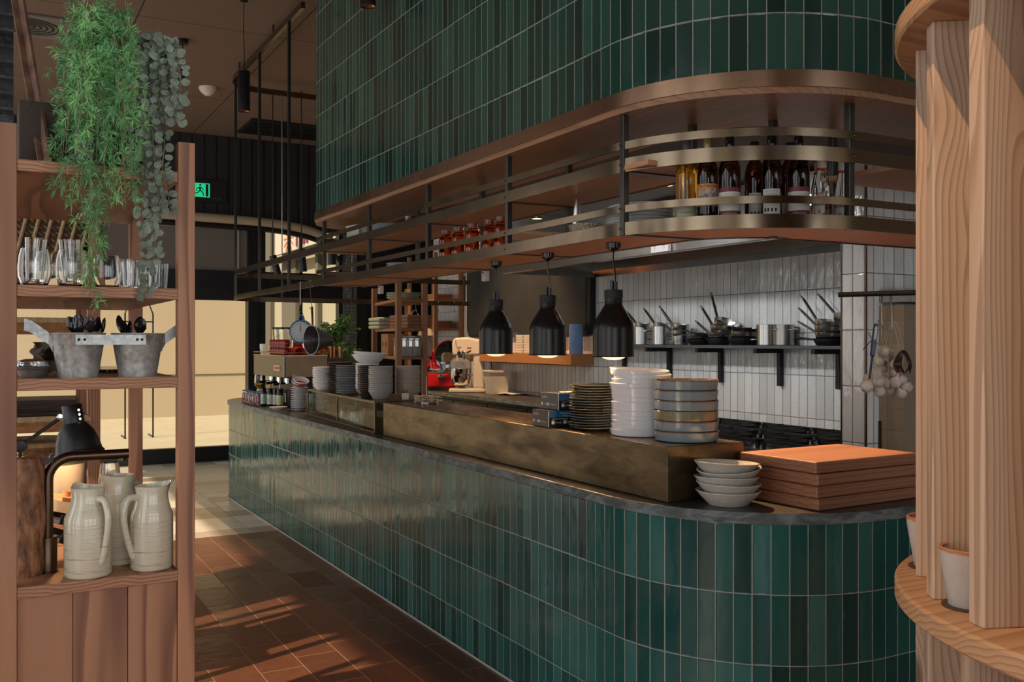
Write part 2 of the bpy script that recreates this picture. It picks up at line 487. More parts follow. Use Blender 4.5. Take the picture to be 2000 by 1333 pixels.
FIR_L, FIR_D = (.46, .215, .105), (.16, .055, .026)
M = dict(
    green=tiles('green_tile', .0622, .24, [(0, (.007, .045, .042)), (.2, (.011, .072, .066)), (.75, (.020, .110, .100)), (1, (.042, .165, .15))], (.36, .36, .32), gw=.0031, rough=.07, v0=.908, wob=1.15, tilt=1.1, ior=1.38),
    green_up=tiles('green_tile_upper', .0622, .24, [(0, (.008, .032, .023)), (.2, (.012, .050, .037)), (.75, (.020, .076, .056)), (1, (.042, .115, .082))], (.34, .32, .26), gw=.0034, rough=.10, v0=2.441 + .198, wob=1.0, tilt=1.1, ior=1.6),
    white_tile=tiles('white_tile', .080, .305, [(0, (.62, .62, .60)), (1, (.78, .78, .76))], (.17, .13, .11), gw=.005, rough=.05, ior=1.6, v0=1.285, wob=3.2, tilt=1.2, var=.08, wscale=22),
    terracotta=tiles('terracotta_floor_tile', .205, .41, [(0, (.135, .048, .024)), (.5, (.155, .056, .028)), (1, (.18, .066, .034))], (.24, .14, .08), gw=.005, rough=.22, wob=.9, tilt=.15, var=.7, uv=False, stagger=True, gloss_var=.2, u0=.07),
    stone_floor=tiles('stone_floor', .62, .28, [(0, (.30, .22, .14)), (.3, (.62, .56, .47)), (1, (.74, .69, .61))], (.40, .36, .30), gw=.005, rough=.25, wob=.3, tilt=.05, var=.12, uv=False, gloss_var=.1),
    brick_black=tiles('black_brick', .23, .075, [(0, (.012, .011, .013)), (1, (.03, .027, .03))], (.02, .018, .02), gw=.012, rough=.3, wob=2.5, tilt=1.5, uv=True, wscale=30),
    firebrick=tiles('firebrick', .11, .117, [(0, (.30, .21, .13)), (1, (.45, .34, .23))], (.26, .2, .14), gw=.004, rough=.85, wob=1.2, tilt=.2, uv=False, axes=(1, 2)),
    mosaic=tiles('mosaic', .022, .045, [(0, (.12, .13, .12)), (1, (.3, .31, .29))], (.05, .05, .05), gw=.006, rough=.3, uv=False, axes=(0, 2)),
    slate=None,
    fir=wood('fir_upright', FIR_L, FIR_D, 'Z', 80, lam=0, contrast=1.0),
    fir_y=wood('fir_shelf', FIR_L, FIR_D, 'Y', 105, lam=.135, off=.03, contrast=.95),
    fir_x=wood('fir_board', FIR_L, FIR_D, 'X', 120),
    pine=wood('pine_fin', (.62, .44, .305), (.28, .165, .10), 'Z', 74, knots=1, contrast=.75, off=.10, dist=.034),
    pine_x=wood('pine_shelf', (.55, .33, .18), (.30, .15, .07), 'X', 80, contrast=.8),
    ply=wood('soffit_wood', (.40, .21, .105), (.20, .09, .04), 'Y', 45, contrast=.7, rough=.4, dist=.02),
    larch=wood('larch_shelf', (.62, .27, .085), (.40, .15, .04), 'Y', 60, contrast=.5, rough=.45),
    block=wood('chopping_block', (.37, .165, .088), (.17, .06, .03), 'X', 60, contrast=.7, rough=.45, lam=.055),
    timber=wood('kitchen_timber', (.42, .21, .10), (.25, .11, .05), 'Z', 60),
    brass=brass('aged_brass', (.20, .155, .09), .33, .8, (1, .5, 1.8), 7),
    rail=brass('brushed_brass', (.20, .15, .097), .17, .5, (1, 1, 1), 3, (.12, .085, .055)),
    band=brass('bronze_band', (.42, .26, .165), .22, .6, (1, 1, 1), 4, (.16, .08, .045)),
    bronze=brass('dark_bronze', (.10, .065, .042), .28, .5, (1, 1, 1), 6),
    copper=brass('copper', (.55, .24, .12), .25, .3),
    post=pm('dark_steel', (.10, .095, .088), .3, .95),
    blackmetal=pm('black_metal', (.012, .012, .013), .38, .2, bmp=.05, bscale=200),
    blackgloss=pm('black_gloss', (.008, .008, .009), .12),
    black=pm('black', (.01, .01, .01), .6),
    darkclad=pm('dark_cladding', (.018, .016, .016), .55),
    steel=steel('stainless_steel', (.52, .51, .49), .24, (1, 1, 1)),
    steel_b=steel('brushed_steel', (.36, .345, .31), .30, (1, 1, 30)), machine=steel('machine_steel', (.17, .17, .15), .28, (1, 1, 30)), navy=pm('navy_plastic', (.012, .03, .085), .35),
    chrome=pm('chrome', (.62, .62, .63), .08, 1),
    iron=pm('cast_iron', (.014, .013, .013), .5, .4, bmp=.2, bscale=250),
    galv=None,
    white=pm('white_glaze', (.74, .74, .75), .12, coat=.5),
    bluegrey=None, olive=pm('olive_glaze', (.15, .145, .10), .2, var=.15, coat=.3),
    bone=pm('speckled_grey_glaze', (.50, .48, .42), .22, var=.10, vscale=80),
    greybowl=pm('grey_glaze', (.34, .33, .30), .25, coat=.2), darkbowl=pm('dark_brown_glaze', (.035, .026, .022), .25, coat=.2),
    redglaze=pm('red_glaze', (.34, .025, .012), .12, coat=.4), redglass=pm('red_glass', (.35, .02, .03), .05, 0, .5),
    redpaint=pm('red_paint', (.62, .01, .012), .18, coat=.5), cream=pm('cream_paint', (.72, .64, .52), .25),
    jug=None, amber=glass('amber_glass', (.72, .24, .05)), clear=glass('clear_glass', (.97, .98, .97)), pane=pane_mat('window_pane'),
    winebottle=glass('dark_bottle_glass', (.045, .014, .007)), gold_liquid=pm('golden_spirit', (.85, .42, .04), .04, 0, .85),
    paper=pm('paper', (.78, .70, .58), .8), labelwhite=pm('label_paper', (.62, .60, .53), .6), labelred=pm('label_burgundy', (.16, .03, .035), .5),
    orange=pm('orange_label', (.62, .21, .04), .5), ink=pm('ink', (.02, .018, .018), .6), picture=pm('label_picture', (.36, .30, .24), .6, var=.7, vscale=90),
    blueroll=pm('blue_paper', (.22, .36, .62), .85, bmp=.1), bluebox=pm('box_blue', (.02, .11, .26), .35), boxblack=pm('box_black', (.015, .018, .024), .28),
    plastic=pm('white_plastic', (.72, .66, .56), .35), whiteplastic=pm('white_socket', (.7, .62, .60), .3), clearplastic=pm('clear_plastic', (.9, .92, .93), .12, 0, .85, 1.3),
    chalk=pm('chalkboard', (.03, .032, .033), .5, var=.25, vscale=3), ceil=None, ceil_k=pm('kitchen_ceiling', (.10, .085, .075), .7),
    plaster=pm('plaster', (.35, .30, .26), .8), outwall=pm('rendered_wall', (.50, .40, .30), .85), outcream=pm('cream_facade', (.36, .32, .25), .8), outgrey=pm('grey_facade', (.12, .105, .09), .8), pave=pm('pavement', (.50, .41, .31), .9, var=.08, vscale=2),
    rattan=None, wicker=pm('wicker', (.24, .12, .05), .6, var=.4, vscale=60), cane=pm('cane', (.42, .28, .14), .5, var=.3, vscale=40), fringe=pm('rattan_fringe', (.40, .18, .055), .6, var=.4, vscale=60), leather=pm('oxblood_leather', (.035, .012, .010), .3, bmp=.1, bscale=200),
    brownfab=pm('brown_linen', (.07, .045, .035), .9, bmp=.2, bscale=400), rust=pm('rusty_steel', (.13, .065, .04), .8, .1, var=.6, vscale=14, bmp=.4, bscale=40),
    terracotta_pot=None, garlic=pm('garlic_skin', (.62, .52, .44), .5, var=.3, vscale=25, stretch=(1, 1, .3)), chilli=pm('dried_chilli', (.03, .010, .008), .35), heatlamp=pm('heat_lamp_black', (.03, .028, .027), .27, .7), straw=pm('straw', (.42, .33, .22), .8),
    fern=pm('fern_green', (.085, .25, .075), .45, var=.6, vscale=12), fern2=pm('fern_pale_green', (.18, .40, .13), .5, var=.3, vscale=20), euca=pm('silver_leaf', (.155, .185, .135), .5, var=.5, vscale=14, bmp=.5, bscale=160), stem=pm('plant_stem', (.16, .14, .08), .7), leaf=pm('ficus_leaf', (.085, .19, .045), .4, var=.5),
    sage=pm('sage_enamel', (.50, .53, .38), .3), bluescale=pm('blue_enamel', (.03, .12, .26), .3), dial=pm('dial_face', (.55, .60, .62), .35), zinc=pm('zinc', (.30, .31, .32), .38, .8, var=.2),
    bulb=emis('warm_bulb', (1, .62, .28), 14), glow=emis('warm_glow', (1, .5, .18), 5), exitgreen=emis('exit_green', (.02, .75, .32), .55), holelight=emis('lamp_hole', (1, .78, .45), 8),
    signwhite=pm('sign_white', (.50, .45, .42), .6), maroon=pm('sign_maroon', (.16, .02, .07), .6), sunorange=pm('sign_orange', (.75, .16, .05), .6),
    smoke=pm('detector_white', (.6, .56, .5), .5), canvas=pm('tan_canvas', (.42, .32, .22), .85, bmp=.2, bscale=90), blind=pm('grey_blind', (.16, .14, .12), .8), white_plate=pm('matt_white', (.76, .76, .75), .22), teal=pm('label_teal', (.08, .5, .5), .5), lime=pm('label_lime', (.35, .55, .1), .5), redink=pm('red_ink', (.6, .03, .03), .5), bread=pm('tan_board', (.55, .32, .14), .7), cloth=pm('napkin', (.68, .52, .38), .9), khaki=pm('beige_bowl', (.42, .37, .29), .3), grape=pm('green_olive', (.12, .16, .05), .25), foil=pm('foil', (.5, .5, .52), .25, 1, bmp=.6, bscale=50),
)


def _slate():
    m, nt, b = newmat('slate')
    co, _ = objco(nt)
    a = noise(nt, vmth(nt, 'MULTIPLY', co, (1, 1, 3)), 7, 8, .65, 1.2)
    c = ramp(nt, a, [(.25, (.03, .035, .035)), (.45, (.12, .15, .15)), (.6, (.26, .31, .31)), (.72, (.15, .18, .19)), (.85, (.42, .42, .34))])
    gm = nt.nodes.new('ShaderNodeNewGeometry'); sp = nt.nodes.new('ShaderNodeSeparateXYZ'); nt.links.new(gm.outputs['Normal'], sp.inputs[0])
    top = mth(nt, 'GREATER_THAN', sp.outputs[2], .7)
    c = mixc(nt, top, c, ramp(nt, a, [(.3, (.035, .028, .024)), (.7, (.075, .062, .052))]))   # honed top, split rough edge
    nt.links.new(c, b.inputs['Base Color'])
    nt.links.new(mth(nt, 'MULTIPLY_ADD', top, -.2, .5), b.inputs['Roughness'])
    s = noise(nt, vmth(nt, 'MULTIPLY', co, (1, 1, 4)), 26, 6, .7)
    bump(nt, b, mth(nt, 'MULTIPLY', s, mth(nt, 'MULTIPLY_ADD', top, -.9, 1)), .9, .012)
    return m


def _galv():
    m, nt, b = newmat('galvanised_tin')
    co, _ = objco(nt)
    v = nd(nt, 'ShaderNodeTexVoronoi'); v.inputs['Scale'].default_value = 70; nt.links.new(co, v.inputs['Vector'])
    a = noise(nt, co, 26, 5, .7)
    c = mixc(nt, mth(nt, 'MULTIPLY', v.outputs['Distance'], .6), ramp(nt, a, [(.3, (.24, .23, .19)), (.5, (.50, .50, .47)), (.75, (.62, .63, .61))]), (.2, .2, .19))
    nt.links.new(c, b.inputs['Base Color']); b.inputs['Metallic'].default_value = .6
    nt.links.new(mth(nt, 'MULTIPLY_ADD', a, .3, .3), b.inputs['Roughness'])
    bump(nt, b, a, .12, .006); return m


def _jug():
    m, nt, b = newmat('ribbed_stoneware')
    co, rnd = objco(nt)
    sp = nt.nodes.new('ShaderNodeSeparateXYZ'); nt.links.new(co, sp.inputs[0])
    cb = nt.nodes.new('ShaderNodeCombineXYZ'); nt.links.new(mth(nt, 'MULTIPLY', sp.outputs[2], 300), cb.inputs[2]); nt.links.new(mth(nt, 'MULTIPLY', sp.outputs[0], 12), cb.inputs[0]); nt.links.new(mth(nt, 'MULTIPLY', sp.outputs[1], 12), cb.inputs[1])
    a = noise(nt, cb.outputs[0], 1, 3, .6)
    low = ramp(nt, sp.outputs[2], [(.0, (1,) * 3), (.16, (.15,) * 3)])
    k = mth(nt, 'MULTIPLY', ramp(nt, a, [(.58, (0,) * 3), (.68, (1,) * 3)]), low)
    nt.links.new(mixc(nt, k, (.60, .535, .39), (.15, .09, .055)), b.inputs['Base Color'])
    b.inputs['Roughness'].default_value = .09; b.inputs['Coat Weight'].default_value = .6
    bump(nt, b, a, .3, .003); return m


def _blue():
    m, nt, b = newmat('blue_grey_glaze')
    co, rnd = objco(nt)
    sp = nt.nodes.new('ShaderNodeSeparateXYZ'); nt.links.new(co, sp.inputs[0])
    a = noise(nt, co, 40, 3)
    z = mth(nt, 'ADD', sp.outputs[2], mth(nt, 'MULTIPLY', mth(nt, 'SUBTRACT', a, .5), .004))
    c = ramp(nt, mth(nt, 'DIVIDE', z, .04), [(.0, (.20, .13, .08)), (.1, (.21, .26, .28)), (.84, (.22, .28, .30)), (.93, (.22, .10, .05)), (1, (.20, .09, .045))])
    c = mixc(nt, mth(nt, 'MULTIPLY', a, .2), c, (.12, .13, .12))
    nt.links.new(c, b.inputs['Base Color']); b.inputs['Roughness'].default_value = .1; b.inputs['Coat Weight'].default_value = .5
    return m


def _ceil():
    m, nt, b = newmat('acoustic_panel')
    co, _ = objco(nt)
    sp = nt.nodes.new('ShaderNodeSeparateXYZ'); nt.links.new(co, sp.inputs[0])
    du = mth(nt, 'PINGPONG', mth(nt, 'ADD', sp.outputs[0], 30.15), .6); dv = mth(nt, 'PINGPONG', mth(nt, 'ADD', sp.outputs[1], 30.3), 1.2)
    d = mth(nt, 'MINIMUM', du, dv)
    f = noise(nt, co, 90, 4, .7)
    c = ramp(nt, f, [(.3, (.11, .068, .048)), (.7, (.215, .142, .10))])
    c = mixc(nt, ramp(nt, d, [(.004, (1,) * 3), (.007, (0,) * 3)]), c, (.02, .013, .01))
    nt.links.new(c, b.inputs['Base Color']); b.inputs['Roughness'].default_value = .9
    bump(nt, b, f, .5, .01); return m


def _rattan():
    m, nt, b = newmat('rattan_weave')
    co, _ = objco(nt)
    w1 = nd(nt, 'ShaderNodeTexWave'); w1.inputs['Scale'].default_value = 26; w1.inputs['Distortion'].default_value = .6; w1.bands_direction = 'DIAGONAL'
    nt.links.new(co, w1.inputs['Vector'])
    w2 = nd(nt, 'ShaderNodeTexWave'); w2.inputs['Scale'].default_value = 12; w2.bands_direction = 'Z'; nt.links.new(co, w2.inputs['Vector'])
    k = mth(nt, 'MULTIPLY', w1.outputs[1], w2.outputs[1])
    nt.links.new(ramp(nt, k, [(0, (.035, .018, .008)), (.5, (.21, .115, .05)), (1, (.38, .24, .12))]), b.inputs['Base Color'])
    b.inputs['Roughness'].default_value = .55; bump(nt, b, k, .8, .01); return m


def _pot():
    m, nt, b = newmat('whitewashed_terracotta')
    co, _ = objco(nt)
    a = noise(nt, co, 16, 5, .65)
    sp = nt.nodes.new('ShaderNodeSeparateXYZ'); nt.links.new(co, sp.inputs[0])
    k = mth(nt, 'ADD', a, ramp(nt, sp.outputs[2], [(.109, (0,) * 3), (.118, (.5,) * 3)]))
    nt.links.new(ramp(nt, k, [(.3, (.50, .46, .42)), (.62, (.44, .38, .33)), (.85, (.42, .17, .08))]), b.inputs['Base Color'])
    b.inputs['Roughness'].default_value = .85; bump(nt, b, a, .2, .005); return m


M.update(steel_hood=steel('hood_steel', (.62, .60, .57), .22, (1, 3, 1)), steel_dark=steel('filter_steel', (.16, .14, .12), .35), handle=pm('dark_steel_handle', (.10, .09, .085), .3, .9), larch_t=wood('kitchen_shelf', (.42, .20, .085), (.28, .12, .045), 'Y', 60))
M.update(heatbulb=emis('heat_bulb', (1, .66, .36), 1.6), glowdim=emis('spot_lens', (1, .6, .3), 1.2), zinc_d=pm('dark_tin', (.12, .115, .11), .4, .8, var=.3))
M.update(slate=_slate(), galv=_galv(), jug=_jug(), bluegrey=_blue(), ceil=_ceil(), rattan=_rattan(), terracotta_pot=_pot())
# ------------------------------------------------------------------ the room
CH = 4.143
FARY = 12.36
# floors
struct(MB().box(-3, 2.1, -3.5, 7.61, -.1, 0).box(2.1, 7, -3.5, 2.3, -.1, 0), 'floor', M['terracotta'])
f2 = struct(MB().box(-3, 7, 7.61, FARY, -.1, 0).box(2.1, 7, 2.3, 7.61, -.1, -.0005), 'floor', M['stone_floor'])
struct(MB().box(-3.2, 7.2, -3.7, FARY + .1, CH, CH + .15), 'ceiling', M['ceil'])
# right-hand outer wall, rear wall and left wall with window openings
w = MB(); w.box(7, 7.15, -3.5, FARY, 0, CH); struct(w, 'wall_right', M['plaster'])
w = MB(); w.box(-3, 7, -3.65, -3.5, 0, .35).box(-3, 7, -3.65, -3.5, 3.4, CH)
for x in (-3, -.6, 1.8, 4.2, 6.6): w.box(x, x + .4, -3.65, -3.5, .35, 3.4)
struct(w, 'wall_rear', M['plaster'])
w = MB(); w.box(-3.15, -3, -3.5, FARY, 0, .3).box(-3.15, -3, -3.5, FARY, 3.72, CH)
for y in (-3.5, -1.2, 1.4, 4.4, 7.0, 9.6, 12.0): w.box(-3.15, -3, y, y + .36, .3, 3.72)
struct(w, 'wall_left', M['darkclad'])
n = 0
for x in (-2.6, -.2, 2.2, 4.6):
    n += 1; b = MB()
    for k in range(4): b.box(x + k * .667 - .02, x + k * .667 + .02, -3.6, -3.55, .35, 3.4) if 0 < k < 3 else None
    for k in range(1, 5): b.box(x, x + 2, -3.6, -3.55, .35 + k * .61 - .02, .35 + k * .61 + .02)
    o = struct(b, 'window_%d' % n, M['blackmetal'])

# kitchen walls
WX = 5.1
def wall_yz(mb, x, y0, y1, z0, z1):       # faces -X, UV = (y,z)
    mb.add([(x, y0, z0), (x, y1, z0), (x, y1, z1), (x, y0, z1)], [(0, 3, 2, 1)], uvs=[[(y0, z0), (y0, z1), (y1, z1), (y1, z0)]])
    return mb
def wall_xz(mb, y, x0, x1, z0, z1):       # faces -Y
    mb.add([(x0, y, z0), (x1, y, z0), (x1, y, z1), (x0, y, z1)], [(0, 1, 2, 3)], uvs=[[(x0, z0), (x1, z0), (x1, z1), (x0, z1)]])
    return mb
w = wall_yz(MB(), WX, 3.5, 11.35, 0, CH)
w.add([(WX, 3.5, 0), (WX + .15, 3.5, 0), (WX + .15, 11.35, 0), (WX, 11.35, 0), (WX, 3.5, CH), (WX + .15, 3.5, CH), (WX + .15, 11.35, CH), (WX, 11.35, CH)],
      [(0, 1, 5, 4), (1, 2, 6, 5), (2, 3, 7, 6), (4, 5, 6, 7)])
struct(w, 'wall_kitchen', M['white_tile'])
w = wall_yz(MB(), 4.1, 3.51, 3.675, 0, 2.5); wall_xz(w, 3.51, 4.1, 6.9, 0, 2.5)
w.add([(4.1, 3.675, 0), (5.1, 3.675, 0), (5.1, 3.675, 2.5), (4.1, 3.675, 2.5)], [(0, 3, 2, 1)], uvs=[[(0, 0), (0, 2.5), (1, 2.5), (1, 0)]])
struct(w, 'wall_pier', M['white_tile'])
struct(MB().box(4.096, 4.104, 3.505, 3.513, 0, 2.5).box(4.096, 4.104, 3.671, 3.679, 0, 2.5), 'trim_1', M['bronze'])
# firebrick pier of the oven, with a stone lintel
t = thing('brick_oven', 'tan firebrick oven pier with a pale stone lintel beside the grey tiled wall', 'oven', (4.2, 3.348, 0))
MB().box(0, .75, 0, .16, 0, 1.72).build('brick_pier', M['firebrick'], t)
MB().box(.0, .75, 0, .16, 1.735, 1.805).build('lintel', pm('lintel_stone', (.36, .34, .31), .8, var=.2), t, .004)
MB().box(-.006, 0.2, .145, .161, .75, 1.1).build('corner_strip', M['bronze'], t)
# the bulkhead over the kitchen carries a low ceiling
struct(MB().box(2.47, 6.9, 2.7, 6.55, 2.52, 2.6), 'ceiling', M['ceil_k'])

# far shop-front
d = M['darkclad']
w = MB(); w.box(-3, 7, FARY, FARY + .12, 2.99, CH)
x = -3
while x < 7:                               # ribbed cladding
    w.box(x, x + .13, FARY - .018, FARY, 3.02, CH); x += .15
struct(w, 'wall_far', d)
b = MB()
b.box(-3, 4.2, FARY, FARY + .1, 0, .19); b.box(-3, 4.2, FARY, FARY + .1, 2.05, 2.43)
b.box(-3, 4.2, FARY - .03, FARY, 2.2, 2.235)
for xx in (-.75, 1.1): b.box(xx, xx + .08, FARY, FARY + .08, 0, 2.99)
b.box(2.93, 3.15, FARY - .05, FARY + .12, 0, 2.99)
b.box(3.0, 3.035, FARY - .09, FARY - .05, 0, 2.99)
for xx, ww in ((3.62, .035),): b.box(xx, xx + ww, FARY, FARY + .06, 0, 2.99)
b.box(4.15, 4.2, FARY - .02, FARY + .12, 0, 2.99)
struct(b, 'window_5', M['blackmetal'])
struct(MB().box(-3, 2.93, FARY + .035, FARY + .041, .19, 2.05).box(3.15, 4.15, FARY + .035, FARY + .041, .19, 2.99), 'window_6', M['pane'])
struct(MB().box(-3, 2.93, FARY + .035, FARY + .05, 2.43, 2.99), 'window_7', M['blind'])
struct(MB().box(2.80, 2.83, FARY + .02, FARY + .034, 2.43, 2.99).box(-3, 2.9, FARY + .0, FARY + .034, 2.965, 2.99), 'trim_2', M['plaster'])
struct(MB().box(4.2, 4.40, FARY - .03, FARY + .12, 0, 2.99), 'wall_mosaic', M['mosaic'])
struct(MB().box(4.40, 7, FARY - .01, FARY + .12, 0, 2.99), 'door_1', d)
struct(MB().box(4.55, 4.6, FARY - .04, FARY - .012, 0, 2.99).box(5.2, 5.25, FARY - .04, FARY - .012, 0, 2.99).box(4.4, 7, FARY - .05, FARY - .012, 2.05, 2.3), 'trim_3', M['blackmetal'])
struct(MB().box(-3, 4.2, FARY - .06, FARY, 0, .012), 'baseboard_far', M['steel_b'])

# outside
struct(MB().box(-30, 40, FARY + .12, 60, -.12, -.03), 'ground_outside', M['pave'])
w = MB(); w.box(-12, 4.86, 20.4, 20.8, -.1, 9)
struct(w, 'wall_outside', M['outwall'])
struct(MB().box(-12, 4.86, 20.385, 20.4, .82, .84).box(-12, 4.86, 20.385, 20.4, 3.6, 3.63), 'trim_4', M['outgrey'])
w = MB(); w.box(4.86, 5.2, 12.6, 30, -.1, 7)
struct(w, 'wall_facade', M['outcream'])
w = MB()
for y0, y1 in ((18.3, 18.75), (16.6, 17.5), (15.3, 15.45), (14.1, 14.3)): w.box(4.78, 4.86, y0, y1, -.1, 7)
struct(w, 'trim_5', M['outgrey'])
t = thing('shopfront_window', 'grey glazed window of the cream building beyond the glass', 'window', (4.855, 14.35, .4))
MB().box(-.03, 0, 0, 2.1, 0, 1.35).build('glazing', pm('grey_glazing', (.42, .40, .35), .3), t)
MB().box(-.05, -.03, 0, 2.1, .58, .62).build('frame', M['outcream'], t)
# shop sign across the way
t = thing('shop_sign', 'white sign with purple lettering and an orange sunburst across the way', 'sign', (4.70, 16.75, 3.13))
MB().box(-.0, .06, -3.2, .9, 0.0, 1.1).build('board', M['signwhite'], t)
text_mb('farm', .92, lambda x, y, z: (-.01, -.42 - x, .34 + y), align='LEFT', bold=.012).build('lettering', M['maroon'], t)
text_mb('fresh  food', .07, lambda x, y, z: (-.01, -.5 - x * 1.6, .035 + y), align='LEFT').build('small_lettering', M['blind'], t)
b = MB()
for k in range(14):
    a = 2 * PI * k / 14
    b.add([(-.01, -r * cos(q), r * sin(q)) for r, q in ((.13, a - .11), (.30, a - .05), (.34, a), (.30, a + .05), (.13, a + .11))], [(0, 1, 2, 3, 4)], T(0, -.02, .24))
b.build('sunburst', M['sunorange'], t)
MB().box(-.1, .05, -3.2, .9, -.16, -.08).build('lamp_rail', M['outgrey'], t)
# rolled canvas pelmet along the head of the glazing, drooping at its end
pts = bez([(-3, FARY - .1, 3.10), (1, FARY - .1, 3.09), (2.6, FARY - .1, 3.075), (3.3, FARY - .1, 3.05), (3.75, FARY - .1, 2.98), (4.0, FARY - .1, 2.86), (4.14, FARY - .1, 2.70)], 8)
t = thing('rolled_awning', 'rolled tan canvas awning drooping at its right end above the far windows', 'awning', (0, 0, 0))
MB().tube(pts, .06, 12).build('canvas_roll', M['canvas'], t)
MB().tube([p + Vector((0, 0, -.09)) for p in pts], .035, 8).build('valance_rail', M['blackmetal'], t)
# thin black frame standing outside
t = thing('garden_frame', 'thin black metal frame standing on the pavement outside', 'frame', (1.9, 16.2, -.03))
b = MB()
for x in (0, .42): b.box(x, x + .022, 0, .022, 0, 2.0)
b.tube([(0.01, .01, 2.0), (.06, .01, 2.16), (.21, .01, 2.24), (.37, .01, 2.16), (.43, .01, 2.0)], .012, 6); b.box(0, .44, 0, .02, 1.86, 1.88); b.box(0, .02, 0, .5, 0, .02); b.box(.42, .44, 0, .5, 0, .02)
b.build('bars', M['blackmetal'], t)

# ------------------------------------------------------------------ bar counter
def outline(off=0, yend=10.03):
    return ([(3.7, yend - off), (2.72, yend - off)] + arc(2.72, yend - .68, .68 - off, 90, 180, 16)[1:] + arc(2.72, 2.92, .68 - off, 180, 270, 22) + [(3.75, 2.24 + off)])
t = thing('bar_counter', 'long green tiled bar counter with a rough slate top and rounded ends', 'counter', (0, 0, 0))
o = outline(0)
o2 = []
for i, (x, y) in enumerate(o):             # slightly ragged split edge, subdivided
    o2.append((x, y))
inner = [(3.75, 2.95), (2.86, 2.95), (2.86, 9.28), (3.7, 9.28)]
MB().prism(o2 + inner, .9085, .9485).build('countertop', M['slate'], t, .003)
b = MB(); b.strip(outline(.012), 0.004, .9085, flip=True)
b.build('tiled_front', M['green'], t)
MB().strip(outline(.008), 0.0, .012, flip=True).build('floor_joint', pm('grout_bead', (.45, .42, .38), .6), t)
b = MB(); b.prism(outline(.03) + [(3.74, 2.9), (2.9, 2.9), (2.9, 9.2), (3.7, 9.2)], 0.002, .905)
b.build('carcass', M['black'], t)

# ------------------------------------------------------------------ tiled bulkhead
def ring(off=0, ye=6.85):
    return arc(2.385, ye - .35, .35 - off, 90, 180, 12) + arc(2.69, 2.91, .655 - off, 180, 270, 24) + [(4.6, 2.255 + off)]
t = thing('tiled_bulkhead', 'green tiled bulkhead with a bronze band and timber soffit over the bar', 'bulkhead', (0, 0, 0))
pr = [(4.6, 6.85)] + ring(0)
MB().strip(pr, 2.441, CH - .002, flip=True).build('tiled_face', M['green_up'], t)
MB().band([(4.6, 6.86)] + ring(-.009), 2.388, 2.444, .006).build('bronze_band', M['band'], t)
rin = ring(.45, 6.85)
poly = [(4.6, 6.852)] + ring(-.004) + [(4.6, 2.71)] + [(x, y) for x, y in arc(2.80, 3.02, .315, 270, 180, 14)] + [(2.485, 6.4), (4.6, 6.4)]
MB().prism(poly, 2.366, 2.392).build('soffit', M['ply'], t)
MB().strip([(4.6, 2.75)] + arc(2.80, 3.03, .30, 270, 180, 10) + [(2.47, 6.42), (4.6, 6.42)], 2.392, 2.6).build('inner_lining', M['ceil_k'], t)

# ------------------------------------------------------------------ hanging shelf of brass rails
def railpath(off=0):
    return [(4.4, 2.325 + off)] + arc(2.70, 2.98, .655 - off, 270, 180, 24) + [(2.045 + off, y) for y in (4, 5, 6, 7, 8)] + arc(2.40, 9.11, .355 - off, 180, 90, 12) + [(3.2, 9.465 - off), (4.0, 9.465 - off), (4.70, 9.465 - off)]
t = thing('hanging_shelf', 'two-tier hanging shelf of brushed brass rails and timber boards under the bulkhead', 'shelf', (0, 0, 0))
HSH = t
def rail(z0, z1, name):
    MB().band(railpath(), z0, z1, .006).build(name, M['rail'], t)
rail(1.920, 1.968, 'shelf_rail'); rail(2.154, 2.204, 'shelf_rail')
def guard(z0, z1):
    p = [(4.4, 2.325)] + arc(2.70, 2.98, .655, 270, 180, 24) + [(2.045, y) for y in (4, 5, 6)] + arc(2.105, 6.56, .06, 180, 90, 6) + [(2.39, 6.62)]
    MB().band(p, z0, z1, .006).build('guard_rail', M['rail'], t)
guard(2.005, 2.031); guard(2.238, 2.266)
PY = [6.446, 5.548, 4.652, 3.761, 2.869]
def post(x, y, z0=1.92, z1=2.366, s=.0125):
    MB().box(x - s, x + s, y - s, y + s, z0, z1).build('post', M['post'], t, .0012)
for y in PY:
    post(2.0615, y); post(2.385, y)
post(2.655, 2.345); post(2.60, 2.66); post(2.95, 2.69); post(3.55, 2.345); post(3.55, 2.69)
def rivet(M_): MB().lathe([(0, .004), (.004, .003), (.0055, 0)], 8, M_).build('rivet', M['post'], t)
for z in (1.944, 2.018, 2.179, 2.252):
    for y in PY: rivet(T(2.042, y, z) @ RY(-PI / 2))
    rivet(T(2.655, 2.322, z) @ RX(PI / 2))
# shelf boards between the posts
def board(poly, z): MB().prism(poly, z, z + .018).build('shelf_board', M['ply_l'], t)
M['ply_l'] = wood('shelf_timber', (.62, .31, .15), (.38, .165, .075), 'Y', 40, contrast=.4, rough=.45, dist=.02)
ys = PY + []
for z in (1.926, 2.160):
    board([(2.052, 6.46), (2.395, 6.46), (2.395, 6.60), (2.11, 6.60), (2.052, 6.55)], z)
    for y1, y0 in zip(PY, PY[1:]): board([(2.052, y0 + .015), (2.395, y0 + .015), (2.395, y1 - .015), (2.052, y1 - .015)], z)
    if z < 2:
        cr = arc(2.70, 2.98, .645, 180, 265, 18); ci = arc(2.70, 2.98, .31, 265, 180, 12)
        a = [(2.055, 2.85)] + [p for p in cr if p[1] < 2.85]; 
        MB().prism(a + [p for p in ci if p[1] < 2.85] + [(2.395, 2.85)], z, z + .018).build('shelf_board', M['ply_l'], t)
        board([(2.68, 2.335), (3.54, 2.335), (3.54, 2.685), (2.68, 2.685)], z)
    else:
        board([(2.9, 2.335), (3.54, 2.335), (3.54, 2.685), (2.9, 2.685)], z)
        board([(2.058, 2.72), (2.395, 2.72), (2.395, 2.855), (2.052, 2.855)], z)
